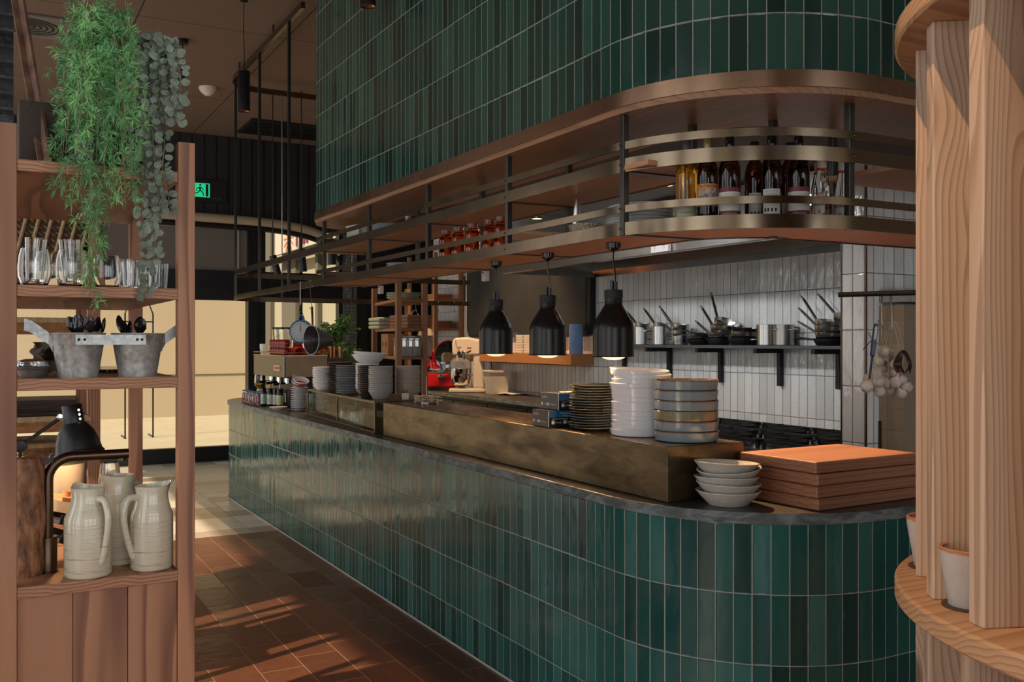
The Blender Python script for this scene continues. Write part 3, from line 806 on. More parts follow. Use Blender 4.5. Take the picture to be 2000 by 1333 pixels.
for z in (1.921, 2.155):
    for y in PY: MB().box(2.05, 2.40, y - .014, y + .014, z, z + .006).build('cross_bearer', M['post'], t)
    MB().box(2.394, 2.402, 2.85, 6.6, z, z + .026).build('back_bearer', M['post'], t)
MB().strip(arc(2.70, 2.98, .305, 270, 180, 12), 1.921, 1.947).build('curved_bearer', M['post'], t); MB().box(2.70, 3.55, 2.684, 2.69, 1.921, 1.947).build('back_bearer', M['post'], t)
# slim hangers up to the curved ceiling track
for x, y in ((2.0575, 9.15), (2.0575, 8.24), (2.0575, 7.32)): post(x, y, 1.92, 4.03, .0115)
for x in (2.585, 3.32): post(x, 9.452, 1.92, 2.204, .009)
post(4.62, 9.452, 1.92, 2.25, .012)
for x in (2.585, 3.32): MB().tube([(x, 9.452, 2.2), (x, 9.46, 4.03)], .006, 6).build('hanger_wire', M['steel_b'], t)
b = MB(); b.band([(4.6, 9.465), (3.5, 9.465)] + arc(2.40, 9.11, .355, 90, 180, 12) + [(2.045, 6.9)], 4.0, 4.05, .03)
b.build('ceiling_track', M['rail'], t)
for x, y in ((2.06, 7.8), (2.06, 9.0), (3.0, 9.45), (4.2, 9.45)): MB().cyl(.008, 4.05, CH, 8, T(x, y, 0)).build('track_hanger', M['post'], t)
# ------------------------------------------------------------------ left timber rack and its things
X0, X1, Y0, Y1 = .019, .5015, 2.72, 3.78
t = thing('timber_rack', 'tall open rack of reddish fir posts and shelves at the left', 'rack', (0, 0, 0)); RACK = t
for x in (X0, X1 - .045):
    for y in (Y0, Y1 - .045): MB().box(x, x + .045, y, y + .045, 0, 2.085 if x < .1 else 2.078).build('post', M['fir'], t, .002)
SH = dict(top=1.995, glass=1.674, tin=1.432, deck=.90)
for k in ('top', 'glass', 'tin', 'deck'):
    z = SH[k]; MB().box(X0 + .045, X1 - .045, Y0 + .002, Y1 - .002, z - .030, z).build('shelf', M['fir_y'], t, .002)
x = X0 + .045
for k, wd_ in enumerate((.13, .135, .1275)):
    MB().box(x + .0008, x + wd_ - .0008, Y0 + .012, Y0 + .035, 0.02, .869).build('front_panel', M['fir'], t, .0015); x += wd_
MB().box(X0 + .045, X1 - .045, Y1 - .05, Y1 - .03, .02, .869).build('back_panel', M['fir'], t)
MB().box(X0 + .05, X1 - .05, 2.80, 3.7, .02, .05).build('plinth', M['black'], t)

# twin galvanised buckets joined by a strap
t = thing('twin_tin_bucket', 'pair of joined galvanised tin buckets full of cutlery on the rack', 'bucket', (.2125, 2.80, SH['tin'])); TIN = t
for dx in (0, .150):
    b = MB(); b.lathe([(0, .002), (.047, .002), (.049, 0), (.0495, .004), (.068, .116), (.0695, .118), (.069, .12), (.067, .118), (.048, .006), (0, .006)], 40, T(dx, 0, 0))
    b.build('bucket', M['galv'], t)
b = MB(); b.box(-.012, .162, -.0705, -.068, .088, .115, I4)
b.build('strap', M['galv'], t)
for x, s in ((-.068, -1), (.218, 1)):
    MB().tube([(x - s * .006, -.004, .085), (x + s * .004, 0, .105), (x + s * .045, 0, .136), (x + s * .062, 0, .142)], 0, flat=(.004, .032)).build('handle', M['galv'], t)
b = MB()
for x in (-.004, .010, .140, .152): b.lathe([(0, .004), (.003, .003), (.004, 0)], 10, T(x, -.0700, .102) @ RX(PI / 2))
b.build('rivet', M['iron'], t)
# cutlery standing in the buckets
spoon = MB()
spoon.lathe([(0, -.016), (.008, -.012), (.0125, 0), (.009, .014), (.004, .022), (0, .023)], 14, T(0, 0, .128) @ SCL(1.15, .4, 1.1))
spoon.tube([(0, 0, 0), (0, .001, .06), (0, 0, .106)], [.0035, .0025, .003], 6)
proto = None; rr = random.Random(4); k = 0
for cx, n, side in ((.2125, 15, 'left'), (.3625, 9, 'right')):
    for i in range(n):
        a = rr.uniform(0, 2 * PI); q = rr.uniform(.008, .034)
        x, y = cx + q * cos(a) + (.016 if side == 'left' else -.018), 2.80 + q * sin(a)
        lab = 'dark spoon standing bowl-up among the cutlery in the %s tin bucket' % side
        rot = (rr.uniform(-.25, .25), rr.uniform(-.3, .3), rr.uniform(0, 3))
        loc = (x, y, SH['tin'] + .008 + rr.uniform(0, .012))
        if proto is None: proto = solo(spoon, 'spoon', M['blackgloss'], lab, 'spoon', loc, 0, 'spoons in the left bucket', rot=rot)
        else: dup(proto, lab, loc, rot, 'spoons in the %s bucket' % side)

# napkin, foil-covered dish
b = MB(); n = 12
vs = [((i / n - .5) * .11 + .008 * sin(j * 1.3), .02 * sin(i * .9 + j * .5) + (j / n) * .02, .095 - (j / n) * .075 - .028 * abs(i / n - .5) ** 1 * (j / n) - .012 * abs(sin(i * 1.1)) * j / n) for j in range(n + 1) for i in range(n + 1)]
b.add(vs, [(j * (n + 1) + i, j * (n + 1) + i + 1, (j + 1) * (n + 1) + i + 1, (j + 1) * (n + 1) + i) for j in range(n) for i in range(n)], smooth=True)
b.tube([(-.05, .0, .0), (-.045, .02, .085)], .006, 6); b.tube([(.05, .0, .0), (.045, .02, .085)], .006, 6)
t = thing('napkin', 'brown linen napkin draped beside the left tin bucket', 'napkin', (.165, 3.00, SH['tin']))
b.build('cloth', M['brownfab'], t, solid=.002)
t = thing('fluted_dish', 'small fluted dish covered with crumpled foil on the rack', 'dish', (.105, 2.84, SH['tin']))
b = MB(); vs = []; b.lathe([(0, .002), (.030, 0), (.034, .004), (.040, .022), (.046, .030), (.048, .030), (.040, .02), (0, .008)], 40); b.build('dish', M['zinc'], t)
MB().lathe([(.046, .031), (.038, .044), (.02, .05), (0, .047)], 18).build('foil_cover', M['foil'], t)
b = MB(); b.cyl(.03, .0, .003, 24); t = solo(b, 'tray', M['blackgloss'], 'black tray lying behind the tin buckets on the rack', 'tray', (.32, 3.3, SH['tin'])); t.scale = (4, 7, 4)

# tumblers on the glass shelf
def tumbler(r, h):
    b = MB(); pf = [(0, .004), (r * .55, .002), (r * .78, .004), (r * .97, h * .25), (r, h * .5), (r * .93, h * .8), (r * .80, h), (r * .80 - .0016, h), (r * .93 - .002, h * .8), (r - .002, h * .5), (r * .96 - .002, h * .27), (r * .75, .009), (0, .008)]
    b.lathe(pf, 40); return b
def flared(r0, r1, h):
    b = MB(); b.lathe([(0, 0), (r0, 0), (r1, h), (r1 - .0015, h), (r0 - .001, .006), (0, .006)], 36); return b
big = solo(tumbler(.041, .100), 'tumbler', M['clear'], 'rounded glass tumbler at the far left of the rack, holding a flared glass', 'glass', (.107, 2.80, SH['glass']), group='rounded tumblers')
dup(big, 'rounded glass tumbler second from the left, holding a flared glass', (.197, 2.795, SH['glass']))
dup(big, 'rounded glass tumbler behind the hanging fern on the rack', (.285, 2.81, SH['glass']), scale=.92)
fl = solo(flared(.021, .0275, .115), 'flared_glass', M['clear'], 'tall flared glass standing in the leftmost tumbler', 'glass', (.107, 2.80, SH['glass'] + .0125), group='flared glasses', rot=(.0, .04, 0))
dup(fl, 'tall flared glass standing in the second tumbler from the left', (.196, 2.795, SH['glass'] + .0125), (.03, -.05, 0))
sm = solo(flared(.024, .030, .078), 'small_tumbler', M['clear'], 'small straight glass just right of the hanging fern', 'glass', (.335, 2.775, SH['glass']), group='small straight glasses')
dup(sm, 'small straight glass second from the right on the glass shelf', (.388, 2.79, SH['glass'])); dup(sm, 'small straight glass at the right end of the glass shelf', (.424, 2.85, SH['glass'])); dup(sm, 'small straight glass at the back of the glass shelf', (.355, 2.86, SH['glass']))
dup(big, 'rounded glass tumbler in the second row behind the leftmost pair', (.150, 2.90, SH['glass']))

# three stoneware jugs
def jug(name, label, x, y, h, r, ang, spout=0, rp=.041):
    t = thing(name, label, 'jug', (x, y, SH['deck']), 0, 'stoneware jugs')
    pf = [(0, .003), (r - .003, .001), (r, .006), (r, h * .60), (r * .985, h * .66), (r * .86, h * .74), (rp + .003, h * .83), (rp, h * .90), (rp + .0025, h), (rp + .0005, h + .001), (rp - .003, h * .90), (r * .8, h * .72), (r - .004, h * .6), (r - .004, .01), (0, .01)]
    b = MB(); b.lathe(pf, 48)
    for i, v in enumerate(b.v):             # pinch a lip opposite the handle
        a = math.atan2(v[1], v[0]) - (ang + PI); a = (a + PI) % (2 * PI) - PI
        if v[2] > h * .84:
            k = math.exp(-(a / .45) ** 2) * (v[2] - h * .84) / (h * .16)
            b.v[i] = (v[0] + cos(ang + PI) * .016 * k, v[1] + sin(ang + PI) * .016 * k, v[2] + .008 * k)
    b.build('body', M['jug'], t)
    c, s = cos(ang), sin(ang)
    P = bez([(rp * c, rp * s, h * .88), ((rp + .030) * c, (rp + .030) * s, h * .865), ((r + .026) * c, (r + .026) * s, h * .68), ((r + .017) * c, (r + .017) * s, h * .42), ((r + .003) * c, (r + .003) * s, h * .22), ((r - .004) * c, (r - .004) * s, h * .17)], 6)
    n = len(P)
    MB().tube(P, [.0085 + .0015 * abs(i / n - .5) * 2 for i in range(n)], 10).build('handle', M['jug'], t)
    return t
jug('jug', 'cream ribbed stoneware jug at the front left of the rack deck, handle facing out', .236, 2.786, .236, .0605, -1.06)
jug('jug', 'cream ribbed stoneware jug at the right, next to the rack post, handle to the left', .398, 2.790, .228, .0565, -2.75)
jug('jug', 'cream ribbed stoneware jug standing behind the other two', .324, 2.905, .247, .058, .6)

# bronze tap
t = thing('bar_tap', 'tubular dark bronze tap rising from the rack deck with a horizontal spout', 'tap', (.142, 2.869, SH['deck']))
MB().lathe([(0, 0), (.026, 0), (.026, .004), (.0235, .005), (.0235, .096), (.0225, .0975), (.0135, .0975), (0, .0975)], 36).build('base_sleeve', M['bronze'], t)
P = [(0, 0, .09), (0, 0, .18), (0, 0, .24)] + [(.062 * (1 - cos(a)), 0, .25 + .062 * sin(a)) for a in [i * PI / 2 / 10 for i in range(11)]] + [(.12, .0, .312), (.205, 0, .312)]
MB().tube(P, .0138, 20).build('spout', M['bronze'], t)
MB().cyl(.0095, .293, .30, 16, T(.188, 0, 0)).build('nozzle', M['bronze'], t)

# desk lamp
LP = at(155, 885, 2.86)
t = thing('desk_lamp', 'black metal desk lamp with a bell shade lighting the rack deck', 'lamp', LP)
tl = RZ(-HD) @ RY(-.16)
pf = [(.0705, -.004), (.0715, 0), (.066, .006), (.064, .016), (.061, .035), (.05, .066), (.034, .088), (.029, .092), (.029, .094), (.0285, .145), (.027, .147), (0, .147)]
pi_ = [(0, .143), (.026, .143), (.027, .094), (.033, .086), (.048, .065), (.059, .035), (.063, .012), (.069, -.003), (.0705, -.004)]
MB().lathe(pf, 40, tl).lathe(pi_, 40, tl).build('lamp_shade', M['blackmetal'], t)
MB().lathe([(0, .03), (.016, .034), (.024, .05), (.02, .068), (.012, .08), (.012, .1), (0, .1)], 20, tl).build('bulb', M['bulb'], t)
P0 = tl @ Vector((-.028, 0, .115)); P1 = Vector(at(40, 872, 2.80)) - LP; P2 = P1 + Vector((-.03, .01, -.03))
b = MB(); b.tube([P0 + Vector((-.012, 0, -.004)), P1], .0055, 10); b.build('arm', M['blackmetal'], t)
b = MB(); b.lathe([(0, -.012), (.009, -.011), (.0095, .0), (.009, .011), (0, .012)], 16, T(*(P0 + Vector((-.012, 0, 0)))) @ RX(PI / 2)); b.tube([P0 + Vector((-.012, 0, 0)), P0 + Vector((.003, 0, 0))], .008, 10); b.build('knuckle', M['chrome'], t)
base_z = SH['deck'] - LP.z
b = MB(); b.lathe([(0, -.02), (.017, -.018), (.02, 0), (.017, .018), (0, .02)], 16, T(*P1) @ RX(PI / 2)); b.build('elbow', M['blackmetal'], t)
b = MB(); b.tube([P1, (P1.x - .02, P1.y + .03, base_z + .01)], .0055, 10); b.build('stem', M['blackmetal'], t)
b = MB(); b.lathe([(0, 0), (.042, 0), (.042, .008), (.036, .014), (0, .016)], 30, T(P1.x - .02, P1.y + .03, base_z)); b.build('base', M['blackmetal'], t)
b = MB()
for k in range(3): b.lathe([(0, .001), (.0032, .0005), (.0035, 0)], 12, tl @ RZ(-.5) @ T(.0287, 0, .128 - k * .0135) @ RY(PI / 2))
b.build('vent_hole', M['holelight'], t)
light('lamp_or_fill_light', 'POINT', LP + Vector((.004, 0, .012)), 2.6, (1, .62, .30), shadow_soft_size=.02)

# other things on the deck
b = MB(); b.lathe([(0, .003), (.028, .001), (.036, .02), (.042, .07), (.041, .12), (.033, .20), (.027, .25), (.0255, .25), (.031, .2), (.039, .12), (.0398, .07), (.034, .02), (0, .008)], 36)
solo(b, 'glass_carafe', M['clear'], 'clear teardrop glass carafe behind the jugs under the tap spout', 'carafe', (.332, 3.20, SH['deck']))
t = thing('cream_pail', 'cream lidded pail on a stand behind the tap', 'pail', (.185, 3.36, SH['deck']))
MB().lathe([(0, .085), (.078, .085), (.082, .09), (.090, .235), (.093, .24), (.088, .24), (0, .236)], 40).build('pail', M['cream'], t)
MB().lathe([(.093, .241), (.095, .246), (.06, .256), (0, .258)], 40).build('lid', M['zinc'], t)
MB().tube([(-.015, 0, .256), (-.01, 0, .268), (.01, 0, .268), (.015, 0, .256)], .003, 6).build('knob', M['zinc'], t)
MB().box(-.085, .1, -.09, .09, 0, .085).build('stand', M['fir_y'], t, .003)
b = MB(); P = []
rr = random.Random(9)
b.lathe([(0, 0), (.036, .0), (.042, .02), (.039, .08), (.045, .15), (.040, .23), (.043, .29), (.033, .315), (0, .32)], 28)
o = solo(b, 'bark_vase', pm('woven_bark', (.21, .085, .035), .6, var=.75, vscale=55, bmp=1.0, bscale=55, stretch=(1, 1, .35)), 'tall woven brown bark vessel beside the left rack post', 'vase', (.093, 2.862, SH['deck']))
for k, (dx, dy, dz, ry, rz) in enumerate(((.225, 3.06, .035, .42, .2), (.215, 3.10, .09, .30, .35))):
    b = MB(); b.box(-.075, .075, -.09, .09, -.006, .006); b.box(-.075, .075, -.09, -.086, .006, .02); b.box(-.075, .075, .086, .09, .006, .02)
    solo(b, 'dark_tray', M['blackmetal'], ('dark metal tray leaning low behind the front left jug', 'dark metal tray leaning on another one behind the front left jug')[k], 'tray', (dx, dy, SH['deck'] + dz), rot=(0, ry, rz), bevel=.002)
b = MB(); b.box(-.06, .06, -.07, .07, -.006, .006); b.cyl(.012, -.01, .016, 16, T(-.03, -.02, .006))
solo(b, 'wooden_board', M['larch'], 'small lamplit wooden board on the trays behind the front left jug', 'board', (.225, 3.14, SH['deck'] + .155), rot=(0, .2, .3))

# ---- things on top: fern, silver vine, rusted bar, dark crate
solo(MB().box(0, .125, 0, .2, 0, .215), 'dark_crate', pm('dark_stained_wood', (.035, .02, .012), .7), 'dark brown crate on the rack top behind the rusted bar', 'crate', (.075, 3.0, SH['top']), bevel=.004)
A, B_ = at(98, 318, 2.66), at(33, -45, 2.80)
A.z = SH['top'] + .002
d_ = (B_ - A); L = d_.length; q = d_.to_track_quat('Z', 'X')
b = MB(); b.box(-.019, .019, -.004, .004, 0, L); b.box(-.019, -.014, -.02, .004, 0, L)
o = b.build('rusted_bar', M['rust']); o.location = A; o.rotation_mode = 'QUATERNION'; o.rotation_quaternion = Euler((0, 0, -HD)).to_quaternion() @ (Euler((0, 0, HD)).to_quaternion() @ q)
tag(o, 'rusted steel angle bar leaning on top of the left rack', 'bar')

FW = Vector((sin(HD), cos(HD), 0)); RT = Vector((cos(HD), -sin(HD), 0))
def needle_strand(mb, P, step, ln, rnd, n=15):
    """rosettes of fine needles on short side twigs along a trailing stem"""
    acc = rnd.uniform(0, step)
    for i in range(1, len(P)):
        a, b = Vector(P[i - 1]), Vector(P[i]); acc += (b - a).length
        if acc < step: continue
        acc = 0; ax = (b - a).normalized()
        sd = Vector((rnd.gauss(0, 1), rnd.gauss(0, 1), rnd.gauss(0, .6))); sd -= ax * sd.dot(ax); sd = sd.normalized()
        c = b + sd * rnd.uniform(.004, .030); ax = (ax * .5 + sd * .7 + Vector((0, 0, .25))).normalized()
        for k in range(n):
            v = Vector((rnd.gauss(0, 1), rnd.gauss(0, 1), rnd.gauss(0, 1))); v -= ax * v.dot(ax)
            v = (v.normalized() + ax * rnd.uniform(-.1, 1.0)).normalized()
            l = ln * rnd.uniform(.6, 1.15); w = v.cross(Vector((rnd.random(), rnd.random(), rnd.random()))).normalized() * .0014
            p = c + ax * rnd.uniform(-.006, .006)
            e = p + v * l; m = p + v * l * .55; e.z -= l * .16
            mb.add([p, m + w, e, m - w], [(0, 1, 2, 3)])
t = thing('hanging_fern', 'bushy bright green asparagus fern trailing down over the rack shelves', 'plant', (.27, 2.93, SH['top']))
org = Vector((.27, 2.93, SH['top']))
MB().lathe([(0, 0), (.055, 0), (.07, .10), (.073, .10), (.073, .112), (.066, .112), (.06, .10), (0, .095)], 30).build('pot', M['blackmetal'], t)
def pp(px, py, z): return at(px, py, z) - org
rr = random.Random(21)
fol, fol2, stm = MB(), MB(), MB()
ends = [(115, 345), (128, 300), (112, 250), (104, 90), (108, 170), (140, 410), (160, 440), (190, 420), (212, 445), (225, 395), (240, 330), (262, 380), (255, 300), (235, 250), (205, 300), (170, 330), (150, 360), (118, 385), (182, 592), (178, 480), (186, 540), (270, 250), (255, 180), (130, 130), (150, 220), (195, 200), (215, 150), (170, 250), (230, 90), (200, 60), (180, 60), (265, 120), (140, 80), (245, 410), (205, 360), (175, 150), (150, 300), (220, 220), (130, 215), (190, 270), (245, 240), (160, 190)]
for i, (ex, ey) in enumerate(ends):
    zf = 2.50 - rr.uniform(0, .12) if ey > 200 else rr.uniform(2.5, 2.75)
    tx = 200 + (ex - 200) * .45 + rr.uniform(-14, 14); ty = max(8, min(ey - 60, rr.uniform(15, 120)))
    P = bez([pp(205, 290, 2.78), pp(203, 190, 2.74), pp(tx, ty, 2.64), pp(ex + (tx - ex) * .25, (ty * .45 + ey * .55), zf + .03), pp(ex, ey, zf)], 16)
    stm.tube(P[::4] + [P[-1]], .0011, 5)
    needle_strand(fol if i % 3 else fol2, P[20:], .017, .029, rr, 15)
stm.build('stem', M['stem'], t); fol.build('foliage', M['fern'], t); fol2.build('pale_foliage', M['fern2'], t)

t = thing('silver_vine', 'trailing vine with round silvery leaves hanging at the right of the fern', 'plant', (.40, 2.93, SH['top']))
org = Vector((.40, 2.93, SH['top']))
MB().lathe([(0, 0), (.045, 0), (.058, .09), (.06, .09), (.06, .10), (.053, .10), (.05, .09), (0, .085)], 30).build('pot', M['blackmetal'], t)
lv, stm = MB(), MB()
def leafdisc(mb, p, nrm, r, el=1.0):
    q = nrm.to_track_quat('Z', 'Y').to_matrix().to_4x4(); Mx = T(*p) @ q
    n = 9; vs = [(0, 0, -.0016)] + [(r * cos(2 * PI * k / n), r * el * sin(2 * PI * k / n), .0012 * cos(4 * PI * k / n)) for k in range(n)]
    mb.add(vs, [(0, 1 + k, 1 + (k + 1) % n) for k in range(n)], Mx, True)
vines = [[(290, 75), (272, 120), (268, 200), (265, 300), (272, 345)], [(300, 70), (292, 150), (296, 215), (300, 285), (305, 345), (312, 400), (300, 440)], [(318, 75), (330, 130), (336, 190), (344, 235)],
         [(300, 90), (290, 260), (298, 330), (306, 390), (292, 440), (288, 500), (290, 560), (278, 590)], [(325, 80), (345, 110), (352, 150), (350, 210)], [(310, 90), (312, 180), (322, 260), (318, 330), (330, 390), (338, 425)],
         [(280, 90), (285, 180), (282, 250), (292, 300)], [(315, 80), (318, 150), (310, 215), (318, 240)], [(295, 85), (306, 240), (300, 340), (296, 420), (303, 480), (300, 515)], [(330, 90), (340, 160), (338, 210), (346, 240)], [(275, 80), (262, 100), (268, 140), (276, 165)], [(300, 120), (282, 300), (275, 370), (282, 440)]]
for i, v in enumerate(vines):
    z0 = 2.66; P = [pp(300, 290, 2.86), pp(302, 160, 2.80)]
    for j, (x, y) in enumerate(v): P.append(pp(x, y, 2.70 - .16 * min(1, j / 3) - (.02 * (i % 3))))
    P = bez(P, 10); stm.tube(P, .0012, 5); acc = 0
    for j in range(14, len(P)):
        acc += (P[j] - P[j - 1]).length
        if acc < .017: continue
        acc = 0
        for s in (-1, 1):
            d_ = (RT * s * rr.uniform(.5, 1) + Vector((0, 0, rr.uniform(-.5, .5))) - FW * rr.uniform(-.2, .6)).normalized()
            nr = (-FW + RT * rr.uniform(-.8, .8) + Vector((0, 0, rr.uniform(-.5, .7)))).normalized()
            r = rr.uniform(.0095, .0135); leafdisc(lv, P[j] + d_ * (r + .004), nr, r, rr.uniform(.8, 1.05))
stm.build('stem', M['stem'], t); lv.build('foliage', M['euca'], t)

# ------------------------------------------------------------------ second rack behind, with rattan trays
t = thing('rattan_tray_stand', 'timber stand behind the left rack carrying stepped rattan trays', 'stand', (.0, 4.25, 0))
for x in (-.02, .36):
    for y in (0, .6): MB().box(x, x + .045, y, y + .045, 0, 2.02).build('post', M['fir'], t)
MB().box(-.02, .405, 0, .645, .60, .63).build('shelf', M['fir_y'], t)
for z in (1.16, 1.56, 1.80):
    for y in (.01, .61): MB().box(.025, .36, y, y + .02, z, z + .02).build('bearer', M['fir_x'], t)
def tray(z, lab, fringe):
    t = thing('rattan_tray', lab, 'tray', (.17, 4.5, z), 0)
    w, d = .185, .24
    MB().box(-w + .004, w - .004, -d, d, 0.0, .008).build('woven_base', M['rattan'], t)
    MB().tube([(-w, -d, .022), (w, -d, .022), (w, d, .022), (-w, d, .022)], .022, 10, closed=True).build('rim', M['cane'], t)
    b = MB()
    for k in range(9): b.tube([(-w + .03 + k * (2 * w - .06) / 8, -d + .01, -.004), (-w + .01 + k * (2 * w - .06) / 8, d - .01, -.004)], .006, 6)
    b.build('rib', M['cane'], t)
    if fringe:
        b = MB(); rr = random.Random(3)
        for k in range(110):
            x = -w + 2 * w * k / 109
            b.box(x - .0011, x + .0011, -d - .02, -d - .015, -.012 - rr.uniform(0, .008), .022)
        b.build('fringe', M['fringe'], t)
    return t
t = thing('rattan_basket', 'deep rattan basket with slanting canes on the stand behind the glasses', 'basket', (.17, 4.5, 1.8205))
b = MB(); w, d = .185, .24
b.box(-w, w, -d, d, 0, .012); b.box(-w, w, -d, -d + .012, 0, .21); b.box(-w, w, d - .012, d, 0, .21); b.box(-w, -w + .012, -d, d, 0, .21); b.box(w - .012, w, -d, d, 0, .21)
b.build('woven_sides', M['rattan'], t)
for k in range(8): MB().tube([(-w + .01 + k * .046, -d - .006, .01), (-w + .055 + k * .046, -d - .006, .20)], .0075, 8).build('cane', M['cane'], t)
for z in (.005, .212): MB().tube([(-w, -d, z), (w, -d, z), (w, d, z), (-w, d, z)], .013, 8, closed=True).build('rim', M['cane'], t)

tray(1.582, 'fringed rattan tray on the middle tier of the stand behind the tin buckets', True)
tray(1.182, 'fringed rattan tray on the lowest tier of the stand, holding dark menus', True)
# menus and grapes
mn = None; rr = random.Random(5)
for k in range(6):
    lab = 'oxblood leather menu cover, ' + ordn(5 - k, 6, 'pile on the rattan tray')
    loc = (.20 + rr.uniform(-.025, .025), 4.46 + rr.uniform(-.02, .02), 1.192 + .0165 * k); rz = rr.uniform(-.1, .1)
    if mn is None:
        mn = thing('menu', lab, 'menu', loc, rz, 'leather menus')
        b = MB(); b.box(-.13, .13, -.16, .16, 0, .004); b.box(-.13, .13, -.16, .16, .0115, .0155); b.box(-.13, .13, .152, .16, .003, .012); b.build('cover', M['leather'], mn, .001)
        MB().box(-.125, .125, -.155, .15, .004, .0115).build('pages', M['brownfab'], mn)
        b = MB(); [b.cyl(.004, 0, .0162, 10, T(x, -.148, 0)) for x in (-.118, .118)]; b.build('stud', M['copper'], mn)
    else: dup(mn, lab, loc, rz)
g = None
for k, (x, y, z) in enumerate(((.035, 4.32, .02), (.062, 4.30, .022), (.048, 4.335, .05), (.085, 4.33, .024))):
    lab = 'green olive-like fruit ' + ('at the left of the heap', 'at the front of the heap', 'on top of the heap', 'at the right of the heap')[k] + ' on the rattan tray'
    if g is None:
        g = solo(MB().lathe([(0, -.016), (.009, -.014), (.0155, -.004), (.0155, .005), (.009, .014), (0, .016)], 18), 'green_fruit', M['grape'], lab, 'fruit', (x, y, 1.19 + z), group='green fruit')
    else: dup(g, lab, (x, y, 1.19 + z))
# wicker hamper on the stand's lower shelf
t = thing('wicker_hamper', 'brown wicker hamper on the low shelf of the stand behind the lamp', 'hamper', (.17, 4.53, .63))
MB().lathe([(0, 0), (.155, 0), (.175, .46), (.165, .46), (.148, .01), (0, .01)], 40).build('lining', M['wicker'], t)
b = MB(); rr = random.Random(8)
for k in range(30):
    z = .012 + k * .0152; r = .158 + .018 * z / .46
    b.tube([((r + .005 * (1 if (j + k) % 2 else -1)) * cos(2 * PI * j / 36), (r + .005 * (1 if (j + k) % 2 else -1)) * sin(2 * PI * j / 36), z + .003 * sin(j * 2 + k)) for j in range(36)], .0058, 6, closed=True)
b.build('weave', M['wicker'], t)
MB().tube([(.178 * cos(2 * PI * j / 30), .178 * sin(2 * PI * j / 30), .468) for j in range(30)], .012, 8, closed=True).build('rim', M['cane'], t)
# black painted brick column further back
t = thing('brick_column', 'black painted brick column behind the left rack', 'column', (-.55, 5.08, 0))
b = MB(); b.add([(0, 0, 0), (.655, 0, 0), (.655, 0, CH - .01), (0, 0, CH - .01)], [(0, 1, 2, 3)], uvs=[[(0, 0), (.655, 0), (.655, CH), (0, CH)]])
b.add([(.655, 0, 0), (.655, .5, 0), (.655, .5, CH - .01), (.655, 0, CH - .01)], [(0, 1, 2, 3)], uvs=[[(0, 0), (.5, 0), (.5, CH), (0, CH)]])
b.add([(0, 0, 0), (0, .5, 0), (0, .5, CH - .01), (0, 0, CH - .01), (.655, .5, 0), (.655, .5, CH - .01)], [(0, 3, 2, 1), (1, 2, 5, 4)], uvs=[[(0, 0), (0, 1), (1, 1), (1, 0)]] * 2)
b.build('brickwork', M['brick_black'], t)
# ------------------------------------------------------------------ round slatted planter at the right
CX, CY = 2.3, .85
t = thing('slatted_planter', 'round pine shelf unit with upright fins and disc shelves at the right', 'shelf unit', (CX, CY, 0)); PLN = t
def disc(z0, z1, r, name):
    o = MB().lathe([(0, z0), (r - .006, z0), (r, z0 + .006), (r, z1 - .006), (r - .006, z1), (0, z1)], 96).build(name, M['pine_x'], t)
disc(.955, 1.0, .79, 'disc_shelf'); disc(2.185, 2.232, .79, 'disc_shelf')
FA = [158.4 + 15.3 * k for k in range(-5, 8)]
for a in FA:
    Mx = RZ(math.radians(a))
    MB().box(.575, .745, -.0225, .0225, 1.0, 2.185, Mx).build('fin', M['pine'], t, .003)
for a in FA:
    Mx = RZ(math.radians(a - 2.3))
    MB().box(.55, .745, -.0225, .0225, 0, .955, Mx).build('lower_fin', M['pine'], t, .003)
    MB().box(.575, .745, -.0225, .0225, 2.232, 3.2, RZ(math.radians(a))).build('upper_fin', M['pine'], t, .003)
MB().lathe([(.56, 0), (.56, .955)], 64).build('lower_drum', M['pine'], t)
MB().lathe([(.40, 1.0), (.40, 2.185)], 48).build('core', M['pine'], t)
def pot(a, r, lab, s=1):
    p = (CX + r * cos(math.radians(a)), CY + r * sin(math.radians(a)), 1.0)
    tt = thing('flower_pot', lab, 'pot', p, 0, 'whitewashed pots')
    MB().lathe([(0, 0), (.037 * s, 0), (.039 * s, .003), (.055 * s, .10 * s), (.0565 * s, .118 * s), (.0545 * s, .120 * s), (.050 * s, .117 * s), (.048 * s, .09 * s), (.035 * s, .02), (0, .02)], 44).build('pot', M['terracotta_pot'], tt)
    MB().lathe([(0, .072), (.03, .075), (.0445, .07)], 24).build('soil', pm('soil', (.05, .03, .02), .9), tt)
    MB().lathe([(0, .0005), (.052, .0005), (.052, .004), (0, .004)], 30).build('felt_mat', M['brownfab'], tt)
pot(148.5, .69, 'whitewashed terracotta pot in front of the two nearest fins')
pot(121, .715, 'whitewashed terracotta pot mostly hidden behind the far fin')
# ------------------------------------------------------------------ on the bar counter
TOP = .9485
t = thing('brass_pass', 'long aged brass pass box standing on the slate bar top', 'pass', (2.13, 2.70, TOP))
MB().box(0, .36, 0, 2.79, .001, .2015).build('casing', M['brass'], t, .0025)
MB().box(.012, .348, .012, 2.778, .2015, .2022).build('top_sheet', brass('pass_top', (.34, .22, .12), .22, .6, (1, .4, 1), 8), t)
MB().box(.0015, .3585, -.0012, 0, .003, .2).build('end_plate', M['brass'], t)
PT = TOP + .2025
rr = random.Random(2)


